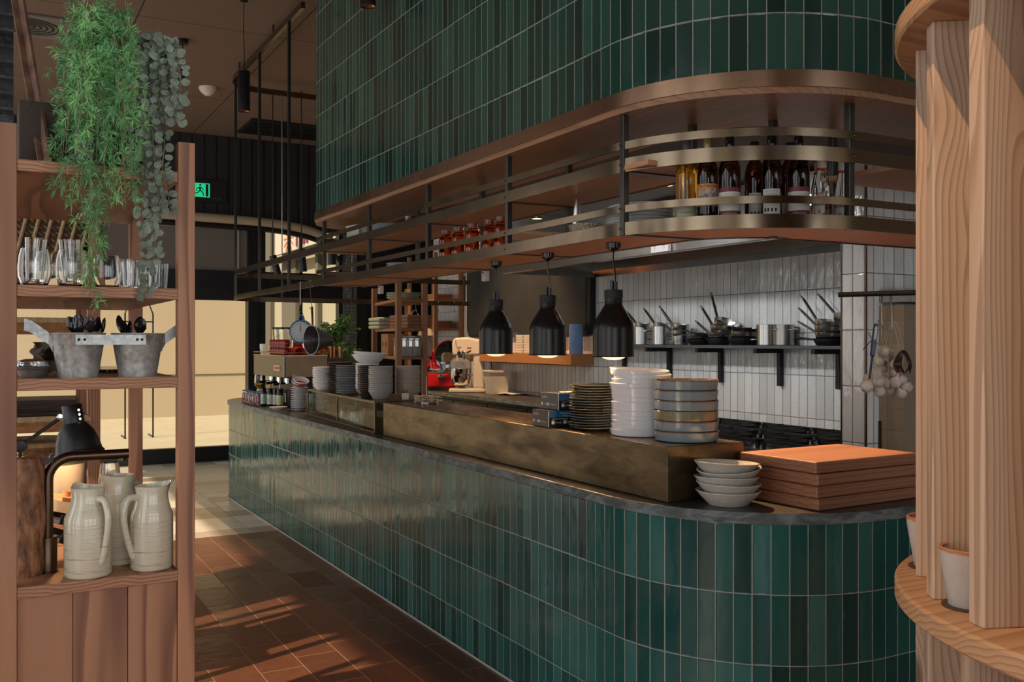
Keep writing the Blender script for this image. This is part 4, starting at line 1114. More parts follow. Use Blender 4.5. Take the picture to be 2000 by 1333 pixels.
def stack(mb, name, mat, n, x, y, z, pitch, desc, where, group, jit=.003, cat='plate', tilt=0, tops=None, special=None, subd=None):
    """every plate of a stack is an object of its own"""
    p = None; out = []
    for k in range(n):
        q = n - 1 - k
        lab = '%s, %s' % (desc if not (special and k in special) else special[k][0], ordn(q, n, where))
        a = rr.uniform(0, 6.28)
        loc = (x + rr.uniform(-jit, jit), y + rr.uniform(-jit, jit), z + k * pitch)
        rot = (rr.uniform(-tilt, tilt), rr.uniform(-tilt, tilt), a)
        if tops and q in tops: rot = (*tops[q], a)
        if p is None: p = solo(mb, name, mat, lab, cat, loc, 0, group, rot=rot); o = p
        else: o = dup(p, lab, loc, rot, group)
        if special and k in special and special[k][1]:
            o.data = o.data.copy(); o.data.materials[0] = special[k][1]
        out.append(o)
    return out


def plate(r, h, foot=.6, lip=.012, th=.004):
    return MB().lathe([(0, .003), (r * foot - .003, .003), (r * foot, 0), (r * foot + .002, .0), (r * foot + .004, .004), (r * .86, h * .45), (r, h - .001), (r, h), (r - .002, h + .0008), (r * .85, h * .45 + th), (r * foot, .0065), (0, .0065)], 56)
def walled(r, h):
    return MB().lathe([(0, .002), (r * .82, .002), (r * .84, 0), (r * .90, .0), (r * .955, .004), (r * .972, .011), (r, h - .002), (r - .0015, h), (r - .004, h - .001), (r * .972 - .0055, .011), (r * .9, .0055), (0, .0055)], 64)
def bowl(r, h, foot=.5):
    return MB().lathe([(0, .003), (r * foot - .003, .003), (r * foot, 0), (r * foot + .003, 0), (r * foot + .006, .003), (r * .74, h * .30), (r * .87, h * .60), (r * .965, h * .86), (r, h - .003), (r - .0005, h - .0005), (r - .003, h), (r * .93, h * .86), (r * .83, h * .6), (r * .70, h * .33), (r * foot, .008), (0, .007)], 56)

stack(walled(.123, .0405), 'walled_plate', M['bluegrey'], 6, 2.330, 2.842, PT, .0385, 'blue-grey high-sided plate', 'stack nearest the pass end', 'blue-grey plates', .0012, special={2: ('single olive-brown high-sided plate', pm('olive_grey_glaze', (.21, .19, .11), .14, coat=.4, var=.1))})
stack(walled(.120, .030), 'walled_plate', M['white'], 14, 2.302, 3.094, PT, .0182, 'white high-sided plate', 'tall stack on the brass pass', 'white high-sided plates', .0045, tops={0: (.03, -.05), 1: (.01, -.02)})
b = plate(.115, .0125, .42)
stack(b, 'plate', M['olive'], 17, 2.290, 3.395, PT, .0112, 'dark olive flat plate', 'stack beside the glove boxes', 'olive plates', .004)
# glove boxes
def glovebox(loc, rz, lab, size, fingers):
    t = thing('glove_box', lab, 'box', loc, rz, 'glove boxes')
    L_, W_, H_ = .235, .150, .074
    MB().box(0, L_, 0, W_, 0, H_).build('carton', M['boxblack'], t, .003)
    MB().box(.002, L_, -.0006, .0, H_ * .60, H_ - .002).build('blue_band', M['bluebox'], t)
    MB().box(-.0007, .0012, -.0007, .0012, .001, H_ - .001).build('white_edge', M['paper'], t)
    f = lambda s, X, Z: (lambda x, y, z: (X + x, -.0012, Z + y))
    g = lambda Y, Z: (lambda x, y, z: (-.0008, Y - x, Z + y))
    b = MB(); text_mb('Premium Nitrile', .0105, f(1, .060, .0625), b, 'LEFT'); text_mb('Powder Free Gloves', .0105, f(1, .072, .050), b, 'LEFT')
    text_mb('Absolute Nil Chemical weight', .0065, f(1, .018, .0375), b, 'LEFT')
    for k, s in enumerate((size, 'Black', '100')): text_mb(s, .0105, f(1, .032 + .06 * k, .022), b, 'LEFT')
    text_mb('bastion', .017, g(.138, .056), b, 'LEFT'); text_mb(size, .009, g(.122, .024), b, 'LEFT'); text_mb('Blue Textured', .009, g(.075, .024), b, 'LEFT')
    b.build('lettering', M['labelwhite'], t)
    b = MB()
    for k in range(3): b.box(.015 + .06 * k, .029 + .06 * k, -.0014, -.0006, .015, .030)
    for Y in (.140, .093): b.box(-.0014, -.0006, Y - .012, Y, .018, .031)
    b.build('icon', M['labelwhite'], t)
    MB().box(-.0012, -.0005, .10, .112, .064, .068).build('red_mark', M['redink'], t)
    b = MB(); b.prism([(.05, .04), (.10, .03), (.18, .05), (.19, .09), (.12, .12), (.06, .10)], H_, H_ + .0015); b.build('opening', M['black'], t)
    b = MB(); b.add([(.05, .04, H_ + .001), (.12, .03, H_ + .001), (.13, .07, H_ + .006), (.06, .09, H_ + .004)], [(0, 1, 2, 3)]); b.build('torn_flap', M['bread'], t)
glovebox((2.137, 3.535, PT), -.03, 'black and blue glove carton lying underneath another on the brass pass', 'X-Large', 1)
glovebox((2.180, 3.522, PT + .0745), .02, 'black and blue glove carton on top of the other beside the olive plates', 'Medium', 0)
# docket spike and napkins
t = thing('docket_spike', 'thin steel docket spike standing in a heap of napkins', 'spike', (2.335, 5.30, PT))
MB().lathe([(0, 0), (.035, 0), (.035, .006), (0, .006)], 24).build('base', M['chrome'], t); MB().tube([(0, 0, .005), (0, 0, .16), (0, 0, .168)], [.0018, .0018, .0004], 6).build('needle', M['chrome'], t)
npk = None
for k in range(6):
    n = 8; s_ = .062; ph = rr.uniform(0, 6)
    lab = 'crumpled beige paper napkin, ' + ordn(5 - k, 6, 'heap under the docket spike')
    vs = [((i / n - .5) * 2 * s_, (j / n - .5) * 2 * s_, .004 + .005 * sin(i * 1.7 + ph) * cos(j * 1.3 + ph)) for j in range(n + 1) for i in range(n + 1)]
    fs = [(j * (n + 1) + i, j * (n + 1) + i + 1, (j + 1) * (n + 1) + i + 1, (j + 1) * (n + 1) + i) for j in range(n) for i in range(n)]
    solo(MB().add(vs, fs, None, True), 'paper_napkin', M['cloth'], lab, 'napkin', (2.335 + rr.uniform(-.02, .02), 5.30 + rr.uniform(-.02, .02), PT + .008 + .0065 * k), rr.uniform(0, 1.5), 'paper napkins', solid=.002)
b = MB()
for x in (-.05, .05): b.tube([(x, -.06, -.002), (x, -.06, .03), (x, .06, .03), (x, .06, -.002)], .0025, 6)
solo(b, 'napkin_rack', M['chrome'], 'low chrome wire rack under the napkins on the pass', 'rack', (2.335, 5.30, PT + .003))

# chopping boards
b = MB().box(-.27, .27, -.18, .18, 0, .0405)
bd = None
for k in range(4):
    lab = 'thick reddish wooden chopping board, ' + ordn(3 - k, 4, 'pile at the bar end')
    loc = (2.735 + rr.uniform(-.004, .004), 2.512 + rr.uniform(-.003, .003), TOP + .001 + .0420 * k); rz = .045 + rr.uniform(-.008, .008)
    if bd is None: bd = solo(b, 'chopping_board', M['block'], lab, 'board', loc, rz, 'chopping boards', bevel=.005)
    else: dup(bd, lab, loc, rz)
# pale bowls
tl = [(0, 0), (.02, .02), (-.03, .03), (.02, -.09), (-.01, .06)]
bw = None
for k in range(5):
    lab = 'pale grey speckled shallow bowl, ' + ordn(4 - k, 5, 'stack beside the chopping boards')
    loc = (2.300 + (.004, 0, -.006, .008, -.008)[k], 2.575 + rr.uniform(-.004, .004), TOP + .001 + (0, .029, .050, .079, .100)[k]); rot = (tl[k][0], tl[k][1], k)
    if bw is None: bw = solo(bowl(.114, .052, .58), 'shallow_bowl', M['bone'], lab, 'bowl', loc, 0, 'pale shallow bowls', rot=rot)
    else: dup(bw, lab, loc, (tl[k][0], tl[k][1], 0))

# glass display case
t = thing('display_case', 'low brass-framed glass display case on the bar left of the pass', 'case', (2.115, 5.60, TOP), -.049)
cw, cl, chh = .40, 1.72, .2035
b = MB(); q = .013
for x in (0, cw - q):
    for y in (0, cl / 2, cl - q): b.box(x, x + q, y, y + q, .001, chh)
for z in (.001, chh - q):
    b.box(0, cw, 0, q, z, z + q); b.box(0, cw, cl - q, cl, z, z + q); b.box(0, q, 0, cl, z, z + q); b.box(cw - q, cw, 0, cl, z, z + q)
b.build('brass_frame', M['brass'], t, .001)
b = MB(); b.box(.005, .008, q, cl - q, .014, chh - q); b.box(cw - .008, cw - .005, q, cl - q, .014, chh - q); b.box(q, cw - q, .004, .007, .014, chh - q); b.box(q, cw - q, cl - .007, cl - .004, .014, chh - q)
b.build('glass', M['pane'], t)
MB().box(.006, cw - .006, .006, cl - .006, .002, .012).build('slate_base', M['boxblack'], t)
MB().box(.004, cw - .004, .004, cl - .004, chh - .004, chh - .0005).build('top_panel', brass('case_top', (.25, .19, .13), .3, .6), t)
CT = TOP + chh + .0005
gl = None
for k, (x, y) in enumerate(((2.25, 6.35), (2.31, 6.47), (2.27, 6.62), (2.36, 6.55))):
    lab = 'upturned clear glass in the display case, ' + ('nearest', 'second nearest', 'third nearest', 'farthest')[k] + ' to the pass'
    if gl is None: gl = solo(MB().lathe([(.034, 0), (.036, .03), (.03, .075), (.02, .088), (0, .09), (0, .087), (.019, .085), (.028, .073), (.034, .03), (.032, 0)], 28), 'wine_tumbler', M['clear'], lab, 'glass', (x, y, TOP + .0125), group='glasses in the display case')
    else: dup(gl, lab, (x, y, TOP + .0125))
# crockery on the display case
r_ = rr
stack(bowl(.081, .058, .55), 'bowl', M['greybowl'], 12, 2.232, 5.80, CT, .0142, 'grey bowl', 'grey bowl stack nearest the pass', 'grey bowls on the display case', .002, 'bowl', tilt=.01)
stack(bowl(.079, .058, .55), 'bowl', M['darkbowl'], 12, 2.225, 5.995, CT, .0142, 'dark brown bowl', 'dark stack behind the grey bowls', 'dark bowls on the display case', .002, 'bowl', tilt=.01)
stack(bowl(.083, .060, .55), 'bowl', M['white_plate'], 11, 2.305, 6.25, CT, .0165, 'white bowl', 'stack under the wide serving bowls', 'white bowls on the display case', .002, 'bowl', tilt=.01)
sb = solo(bowl(.118, .062, .5), 'serving_bowl', M['white_plate'], 'wide white serving bowl tilted on top of the white bowl stack', 'bowl', (2.315, 6.23, CT + .238), 0, 'wide white serving bowls', rot=(.0, .07, 0))
dup(sb, 'wide white serving bowl underneath the tilted one on the white bowl stack', (2.31, 6.24, CT + .222), (0, .03, 0))
stack(plate(.082, .016, .5), 'side_plate', pm('cool_grey_glaze', (.30, .32, .33), .25), 17, 2.238, 6.475, CT, .0118, 'grey side plate', 'stack right of the dark plates', 'grey side plates on the display case', .003)
stack(plate(.100, .016, .5), 'plate', pm('dark_slate_glaze', (.10, .085, .075), .25), 17, 2.30, 6.80, CT, .0127, 'dark brown dinner plate', 'stack on the display case', 'dark dinner plates on the display case', .003)
stack(bowl(.080, .058, .5), 'bowl', M['white_plate'], 8, 2.238, 7.03, CT, .0175, 'white bowl', 'stack at the display case far end', 'white bowls at the far end of the display case', .002, 'bowl')
stack(bowl(.083, .050, .5), 'bowl', M['khaki'], 13, 2.440, 5.84, CT, .0136, 'beige bowl', 'beige stack right of the timber post', 'beige bowls on the display case', .003, 'bowl', tilt=.012)
t = thing('pastry_brush', 'upright pastry brush with white bristles beside the grey bowls', 'brush', (2.355, 5.68, CT))
MB().box(-.022, .022, -.006, .006, 0, .042).build('bristles', M['plastic'], t, .003); MB().box(-.018, .018, -.007, .007, .042, .060).build('ferrule', M['brass'], t); MB().box(-.007, .007, -.004, .004, .06, .115).build('handle', M['larch'], t, .003)

# ------------------------------------------------------------------ coffee end of the bar
def saucer(r): return MB().lathe([(0, .003), (r * .5, .003), (r * .52, 0), (r * .58, 0), (r * .62, .004), (r * .8, .0075), (r, .0125), (r, .0145), (r - .002, .015), (r * .6, .0075), (0, .006)], 40)
def two_tone(o, r, z0, z1, name, mat, sub=None):
    """glazed coloured inside as a child"""
    MB().lathe([(0, z0), (r * .58, z0 + .001), (r * .985, z1)], 40).build(name, mat, o)
sc = stack(saucer(.0755), 'saucer', M['white'], 13, 2.281, 7.80, TOP, .0150, 'white saucer', 'stack left of the display case', 'saucers left of the display case', .002)
two_tone(sc[0], .0755, .0085, .0165, 'red_glaze', M['redglaze'])
sc = stack(saucer(.0755), 'saucer', M['white'], 10, 2.470, 7.84, TOP, .0150, 'white saucer', 'stack seen through the display case', 'saucers behind the display case', .003)
def redbowl(loc, rot, lab):
    t = thing('red_bowl', lab, 'bowl', loc, 0, 'bowls glazed red inside'); t.rotation_euler = rot
    bowl(.068, .046, .5).build('bowl', M['white'], t)
    MB().lathe([(0, .0085), (.036, .010), (.0525, .0165), (.0625, .031), (.0655, .0455)], 44).build('red_glaze', M['redglaze'], t)
zt = TOP + 13 * .0150
redbowl((2.285, 7.79, zt + .020), (.42, .06, 0), 'tilted bowl glazed red inside, on top of the saucers left of the display case')
redbowl((2.280, 7.81, zt + .004), (.36, .05, 0), 'bowl glazed red inside, under the tilted one on the saucer stack')
redbowl((2.47, 7.83, TOP + 10 * .0150 + .048), (.30, -.12, 0), 'bowl glazed red inside on top of the saucers seen through the display case')
o = solo(bowl(.066, .05, .5), 'bowl', M['white_plate'], 'plain white bowl under the red-glazed one behind the display case', 'bowl', (2.47, 7.84, TOP + 10 * .0150 + .006))
solo(MB().lathe([(0, .004), (.045, .003), (.047, 0), (.05, 0), (.056, .006), (.078, .022), (.0775, .024), (.05, .011), (0, .009)], 44), 'saucer_dish', M['white'], 'single cream dish lying at the bar edge before the bottles', 'dish', (2.152, 7.985, TOP))
# bottles with coloured labels
def sbottle(loc, lab, lm, r=.026, h=.165, rz=0):
    t = thing('labelled_bottle', lab, 'bottle', loc, rz, 'black bottles by the espresso machine')
    MB().lathe([(0, .001), (r - .002, 0), (r, .003), (r, h - .045), (r * .99, h - .038), (r * .96, h - .036), (r * .96, h - .002), (r * .92, h), (0, h)], 32).build('bottle', M['blackgloss'], t)
    MB().lathe([(r + .0004, .025), (r + .0004, h - .055)], 32).build('label', M['labelwhite'], t)
    b = MB(); n = 8
    for k in range(n):
        a0, a1 = -1.2 + k * .1, -1.1 + k * .1
        b.add([((r + .0008) * cos(a), (r + .0008) * sin(a), z) for a, z in ((a0, .026), (a1, .026), (a1, h - .056), (a0, h - .056))], [(0, 1, 2, 3)])
    b.build('colour_patch', lm, t)
    b = MB()
    for k in range(5): b.box(-.013, .008 - .002 * (k % 3), -.0004, 0, .045 + k * .009, .047 + k * .009, T(0, -r - .0006, 0))
    b.build('printing', M['bluebox'], t)
sbottle((2.138, 8.42, TOP), 'black bottle with teal-edged label, leftmost of the row before the espresso machine', M['teal'], rz=-.75)
sbottle((2.175, 8.34, TOP), 'black bottle with white label, second from left in the row before the espresso machine', M['labelwhite'], .025, rz=-.7)
sbottle((2.205, 8.27, TOP), 'black bottle with white label, third from left in the row before the espresso machine', M['labelwhite'], .024, rz=-.7)
sbottle((2.222, 8.19, TOP), 'black bottle with lime-edged label, rightmost of the row before the espresso machine', M['lime'], .029, rz=-.7)
solo(MB().lathe([(0, 0), (.045, 0), (.047, .004), (.047, .15), (.04, .158), (0, .158)], 30), 'canister', M['blackmetal'], 'matt black canister behind the labelled bottles', 'canister', (2.315, 8.17, TOP))
b = MB()
for k in range(5): b.tube([(0, k * .012 - .024, 0), (.01 - .004 * k, k * .018 - .04, .26)], .0035, 6)
solo(b, 'straw_bundle', M['zinc'], 'fan of grey metal straws standing in a dark holder', 'straws', (2.305, 8.03, TOP + .03)); solo(MB().lathe([(0, 0), (.033, 0), (.035, .075), (.033, .075), (.031, .005), (0, .005)], 24), 'straw_holder', M['boxblack'], 'small dark holder with metal straws beside the saucers', 'holder', (2.305, 8.03, TOP))
# red jars with handles
def rjar(loc, lab, p=[None]):
    if p[0] is not None: return dup(p[0], lab, loc, rr.uniform(-.2, .2))
    t = p[0] = thing('handled_jar', lab, 'jar', loc, 0, 'red drink jars')
    MB().lathe([(0, .002), (.030, 0), (.034, .006), (.035, .05), (.034, .085), (.030, .095), (.031, .115), (.0285, .115), (.0275, .095), (.0315, .08), (.032, .01), (0, .008)], 32).build('glass', M['clear'], t)
    MB().lathe([(0, .009), (.0312, .011), (.0314, .078), (.027, .093), (0, .093)], 28).build('drink', M['redglass'], t)
    MB().tube(bez([(-.020, -.026, .088), (-.036, -.040, .085), (-.040, -.044, .055), (-.034, -.038, .028), (-.022, -.025, .026)], 5), .0038, 8).build('handle', M['redglass'], t)
    MB().lathe([(.0315, .102), (.033, .104), (.033, .112), (.0315, .116), (0, .117)], 24).build('lid', M['bluescale'], t)
for k, (x, y) in enumerate(((2.135, 8.56), (2.135, 8.70), (2.14, 8.84), (2.145, 8.99), (2.155, 9.15), (2.235, 8.74), (2.24, 8.92))):
    rjar((x, y, TOP), 'red drink jar with a looped glass handle, ' + ('nearest the bottles in the front row', 'second from the bottles in the front row', 'middle of the front row', 'fourth from the bottles in the front row', 'at the far left of the front row', 'right one of two in the back row', 'left one of two in the back row')[k])
t = thing('stem_glass', 'clear stemmed glass of amber drink behind the red jars', 'glass', (2.34, 9.42, TOP))
MB().lathe([(0, .0), (.033, 0), (.033, .003), (.005, .008), (.004, .10), (.01, .115), (.034, .145), (.040, .19), (.034, .25), (.0325, .25), (.038, .19), (.032, .147), (.006, .118), (0, .117)], 30).build('glass', M['clear'], t)
MB().lathe([(0, .12), (.012, .122), (.0315, .148), (.035, .165), (0, .165)], 24).build('drink', M['gold_liquid'], t)
solo(MB().box(-.008, .008, -.07, .07, 0, .20), 'serving_board', M['bread'], 'tan board leaning under the front panel of the espresso machine', 'board', (2.33, 9.05, TOP + .0), rot=(.0, .10, .05), bevel=.004)

# espresso machine
EX0, EX1, EY0, EY1 = 2.305, 2.70, 8.36, 9.46
t = thing('espresso_machine', 'large stainless espresso machine with a red-lettered badge at the far end of the bar', 'coffee machine', (EX0, EY0, TOP)); ESP = t
w_, l_ = EX1 - EX0, EY1 - EY0
MB().box(0, .012, .0, l_, .255, .445).build('front_panel', M['machine'], t, .003)
MB().box(.014, w_, 0, .012, .255, .445).build('side_panel', brass('machine_side', (.30, .20, .115), .3, .2, (1, 1, 1), 3), t, .003)
MB().box(.012, w_, .012, l_, .25, .44).build('body', M['blackmetal'], t)
MB().box(-.004, w_ + .004, -.004, l_ + .004, .445, .452).build('cup_tray', M['steel'], t)
MB().tube([(0, 0, .475), (w_, 0, .475), (w_, l_, .475), (0, l_, .475)], .004, 8, closed=True).build('cup_rail', M['copper'], t)
MB().box(.02, w_, .03, l_ - .03, .03, .11).build('drip_tray', M['steel'], t, .004)
MB().box(.20, w_, .05, l_ - .05, .11, .25).build('back_column', M['blackmetal'], t)
for k in range(4): MB().cyl(.018, 0, .03, 14, T(.05 if k % 2 else w_ - .05, .08 if k < 2 else l_ - .08, 0)).build('foot', M['blackmetal'], t)
for y in (.28, .55, .82):
    g_ = MB().cyl(.032, .19, .25, 20, T(.11, y, 0)).build('group_head', M['chrome'], t)
    MB().tube([(.11, y, .195), (.03, y - .02, .19), (-.03, y - .04, .185)], [.009, .011, .013], 10).build('portafilter', M['blackgloss'], g_)
bd_ = MB().box(-.005, 0, .14, .34, .31, .36).build('badge', M['labelwhite'], t, .002)
b = MB()
for k, ww in enumerate((.02, .024, .018, .022, .02, .024)): b.box(-.0062, -.005, .315 - k * .028 - ww, .315 - k * .028, .322, .348)
b.build('red_lettering', M['redink'], bd_)
MB().tube([(.02, .06, .25), (-.02, .05, .22), (-.03, .05, .10)], .004, 8).build('steam_wand', M['chrome'], t)
ET = TOP + .4525
# cups on the machine
cup = None
def redcup(loc, rot, lab):
    global cup
    if cup is None:
        cup = thing('red_cup', lab, 'cup', loc, 0, 'red cups on the espresso machine'); cup.rotation_euler = rot
        MB().lathe([(.028, 0), (.030, .001), (.044, .045), (.048, .062), (.0465, .064), (.04, .044), (.02, .008), (0, .008)], 32).build('cup', M['redglaze'], cup)
        MB().lathe([(.0, .0075), (.0265, .0), (.0285, -.0015), (.0225, -.0015), (.018, .002), (0, .003)], 28).build('foot_ring', M['white'], cup)
        MB().tube(bez([(.040, 0, .05), (.062, 0, .048), (.06, 0, .022), (.037, 0, .018)], 5), .0045, 8).build('handle', M['redglaze'], cup)
    else: dup(cup, lab, loc, rot)
UP = PI
for k, (x, y) in enumerate(((2.42, 8.43), (2.53, 8.43), (2.64, 8.43))):
    redcup((x, y, ET + .066 if k else ET + .046), (UP - .55, .0, 1.2) if k else (1.9, 0, .4), 'red cup lying at the near edge of the machine top, ' + ('leftmost', 'middle one', 'rightmost')[k])
for k, (x, y, z) in enumerate(((2.46, 8.56, 0), (2.57, 8.57, 0), (2.67, 8.57, 0), (2.45, 8.70, .0), (2.56, 8.71, .0), (2.50, 8.60, .066), (2.61, 8.60, .066))):
    redcup((x, y, ET + .064 + z), (UP, 0, k), 'upturned red cup on the machine, ' + ('left in the second row', 'middle of the second row', 'right in the second row', 'left in the third row', 'right in the third row', 'left one stacked on the second row', 'right one stacked on the second row')[k])
rt = None
for k in range(12):
    x, y, z = 2.345 + .0 * k, 8.44 + (k % 6) * .088, 0 if k < 6 else .072
    lab = 'dark red glossy glass, %s from the near end in the %s row' % (('first', 'second', 'third', 'fourth', 'fifth', 'sixth')[k % 6], 'lower' if k < 6 else 'upper')
    loc = (x, y, ET + z)
    if rt is None: rt = solo(MB().lathe([(0, .001), (.026, 0), (.033, .01), (.037, .035), (.034, .060), (.028, .070), (.027, .0705), (0, .0705)], 28), 'red_glass', M['redglass'], lab, 'glass', loc, group='dark red glasses')
    else: dup(rt, lab, loc)
wc = None
for k in range(3):
    lab = 'white paper cup, ' + ordn(2 - k, 3, 'stack on the espresso machine')
    if wc is None: wc = solo(MB().lathe([(0, 0), (.027, 0), (.036, .075), (.034, .075), (.0255, .003), (0, .003)], 26), 'paper_cup', M['white_plate'], lab, 'cup', (2.36, 9.30, ET), group='paper cups')
    else: dup(wc, lab, (2.36, 9.30, ET + k * .013))
# grinder behind
t = thing('coffee_grinder', 'coffee grinder with a clear bean hopper and black lid behind the machine', 'grinder', (2.66, 9.62, TOP))
MB().box(-.10, .10, -.10, .10, 0, .40).build('body', M['blackmetal'], t, .01); MB().lathe([(.05, .40), (.07, .45), (.125, .53), (.13, .70), (.127, .70), (.12, .53), (.066, .455), (.047, .40)], 32).build('hopper', M['clear'], t)
MB().lathe([(0, .70), (.137, .70), (.137, .715), (.12, .722), (0, .722)], 32).build('lid', M['blackgloss'], t); MB().lathe([(0, .405), (.045, .41), (.066, .46), (0, .49)], 24).build('beans', M['leather'], t)
solo(MB().box(-.09, .09, -.10, .10, 0, .40).box(-.10, .10, -.11, .11, .40, .425), 'knock_box', M['bronze'], 'dark cabinet with a brown top right of the espresso machine', 'cabinet', (2.815, 8.52, TOP))
ck = None
for k in range(3):
    lab = 'copper beaker on the dark cabinet, ' + ('left', 'middle', 'right')[k] + ' of three'
    loc = (2.775 + .045 * k, 8.50 + .03 * (k % 2), TOP + .4255)
    if ck is None: ck = solo(MB().lathe([(0, 0), (.02, 0), (.022, .105), (.0205, .105), (.0185, .003), (0, .003)], 24), 'copper_beaker', M['copper'], lab, 'beaker', loc, group='copper beakers')
    else: dup(ck, lab, loc)
# ------------------------------------------------------------------ on and under the hanging shelf
LZ, UZ = 1.945, 2.179
def mason(lab, x, y, p=[None]):
    if p[0]: return dup(p[0], lab, (x, y, LZ), rr.uniform(0, 6))
    r, h = .038, .172
    b = MB(); b.lathe([(0, .003), (r * .86, 0), (r, .006), (r, h * .68), (r * .93, h * .76), (r * .74, h * .82), (r * .78, h * .845), (r * .70, h * .86), (r * .73, h * .9), (r * .71, h * .94), (r * .74, h), (r * .68, h), (r * .66, h * .86), (r * .7, h * .82), (r * .88, h * .75), (r * .93, h * .67), (r * .93, .01), (0, .010)], 36)
    p[0] = solo(b, 'mason_jar', M['amber'], lab, 'jar', (x, y, LZ), group='amber jars'); return p[0]
for k, (x, y) in enumerate(((2.125, 4.565), (2.13, 4.425), (2.125, 4.25), (2.13, 4.075), (2.125, 3.945))):
    mason('amber glass mason jar on the hanging shelf, ' + ('leftmost of five', 'second from left', 'middle one', 'fourth from left', 'rightmost beside a post')[k], x, y)
stack(plate(.134, .018, .55), 'plate', M['white_plate'], 8, 2.222, 2.985, LZ, .0125, 'white plate', 'stack on the hanging shelf', 'white plates on the hanging shelf', .004, tops={0: (.02, .04)})
stack(plate(.105, .016, .55), 'side_plate', M['white_plate'], 4, 2.21, 5.36, LZ, .013, 'white side plate', 'pile near the hanging shelf far end', 'white plates at the far end of the hanging shelf', .006)
o = solo(plate(.15, .022, .5), 'platter', M['white_plate'], 'white oval platter at the far end of the hanging shelf', 'platter', (2.22, 6.08, LZ)); o.scale = (.85, 1.5, 1)
o = dup(o, 'white oval platter on top of the other on the hanging shelf', (2.22, 6.05, LZ + .012), .1); o.scale = (.8, 1.4, 1)
t = thing('serving_platter', 'long grey metal platter lying between the jars and plates on the hanging shelf', 'platter', (2.22, 3.50, LZ))
MB().box(-.11, .11, -.24, .24, 0, .006).box(-.125, -.11, -.25, .25, .004, .012).box(.11, .125, -.25, .25, .004, .012).box(-.11, .11, -.25, -.24, .004, .012).box(-.11, .11, .24, .25, .004, .012).build('platter', M['steel_b'], t, .002)
t = thing('hammered_scoop', 'hammered pale metal scoop with an upright handle on the hanging shelf', 'scoop', (2.27, 3.43, LZ + .012), -.35)
hm = pm('hammered_metal', (.62, .52, .38), .3, .8, bmp=1.2, bscale=110, var=.2, vscale=60)
MB().lathe([(0, 0), (.07, 0), (.083, .075), (.081, .075), (.068, .004), (0, .004)], 40).build('bowl', hm, t); MB().tube([(-.055, 0, .06), (-.05, 0, .10), (-.045, 0, .185)], [.013, .017, .012], 12).build('handle', M['steel'], t)
# bottles around the curve of the shelf
def wine(lab, loc, glassm, cap, parts, rz, r=.0375, h=.31, sh=.195):
    t = thing('wine_bottle', lab, 'bottle', loc, rz, 'bottles on the hanging shelf')
    pf = [(0, .012), (r * .6, .008), (r * .93, 0), (r, .006), (r, sh - .01), (r * .97, sh + .008), (r * .82, sh + .028), (r * .55, sh + .046), (r * .40, sh + .058), (.0138, sh + .07), (.0135, h - .022), (.0155, h - .02), (.0155, h - .01), (.0135, h - .008), (.0132, h), (0, h)]
    MB().lathe(pf, 40).build('bottle', glassm, t)
    if cap: MB().lathe([(.0139, h - .05), (.0142, h - .05), (.0162, h - .02), (.0162, h - .004), (.0145, h + .001), (0, h + .0015)], 24).build('capsule', cap, t)
    for nm, a0, a1, z0, z1, mt in parts:
        b = MB(); n = 16
        for k in range(n):
            q0, q1 = a0 + (a1 - a0) * k / n, a0 + (a1 - a0) * (k + 1) / n
            e = r + .0006 + (.0003 if nm != 'label' else 0)
            b.add([(e * cos(q0), e * sin(q0), z0), (e * cos(q1), e * sin(q1), z0), (e * cos(q1), e * sin(q1), z1), (e * cos(q0), e * sin(q0), z1)], [(0, 1, 2, 3)], None, True)
        b.build(nm, mt, t)
    return t
def wrap_text(t, body, size, r, zc, ac, mat, name='lettering', mb=None):
    f = lambda x, y, z: ((r + .0012) * cos(ac + x / r), (r + .0012) * sin(ac + x / r), zc + y)
    m_ = text_mb(body, size, f, mb)
    if mat: m_.build(name, mat, t)
    return m_
FC = -PI / 2                                   # local label centre; rz turns it to the aisle
def face(x, y, d=0): return math.atan2(-y, -x) - FC + d
Hf = 1.25
def wlabel(z0, z1, m1, w=Hf, nm='label'): return (nm, FC - w, FC + w, z0, z1, m1)
x, y = 2.215, 2.70
t = wine('wine bottle of golden spirit with a pale arched label, leftmost on the shelf curve', (x, y, LZ), M['clear'], pm('grey_capsule', (.10, .085, .085), .4), [wlabel(.02, .075, pm('sage_label', (.42, .43, .30), .6))], face(x, y))
MB().lathe([(0, .013), (.034, .011), (.0347, .19), (.030, .225), (.015, .252), (0, .252)], 32).build('spirit', M['gold_liquid'], t)
wrap_text(t, 'SUNSHINE', .0085, .0375, .046, FC, M['ink']); 
b = MB(); n = 10
for k in range(n):
    a0, a1 = FC - .7 + 1.4 * k / n, FC - .7 + 1.4 * (k + 1) / n
    za, zb = .075 + .014 * sin(PI * k / n), .075 + .014 * sin(PI * (k + 1) / n)
    b.add([(.0382 * cos(a0), .0382 * sin(a0), .074), (.0382 * cos(a1), .0382 * sin(a1), .074), (.0382 * cos(a1), .0382 * sin(a1), zb), (.0382 * cos(a0), .0382 * sin(a0), za)], [(0, 1, 2, 3)])
b.build('label_arch', M['labelwhite'], t)
x, y = 2.259, 2.635
t = wine('dark bottle with an orange picture label and gold cap, second from left on the curve', (x, y, LZ), M['winebottle'], pm('gold_capsule', (.35, .27, .12), .35, .5), [wlabel(.065, .145, M['orange']), wlabel(.078, .127, M['picture'], .95, 'label_picture')], face(x, y))
wrap_text(t, 'The Old Vine', .0125, .0375, .136, FC, M['ink'])
b = MB(); rb = random.Random(3)
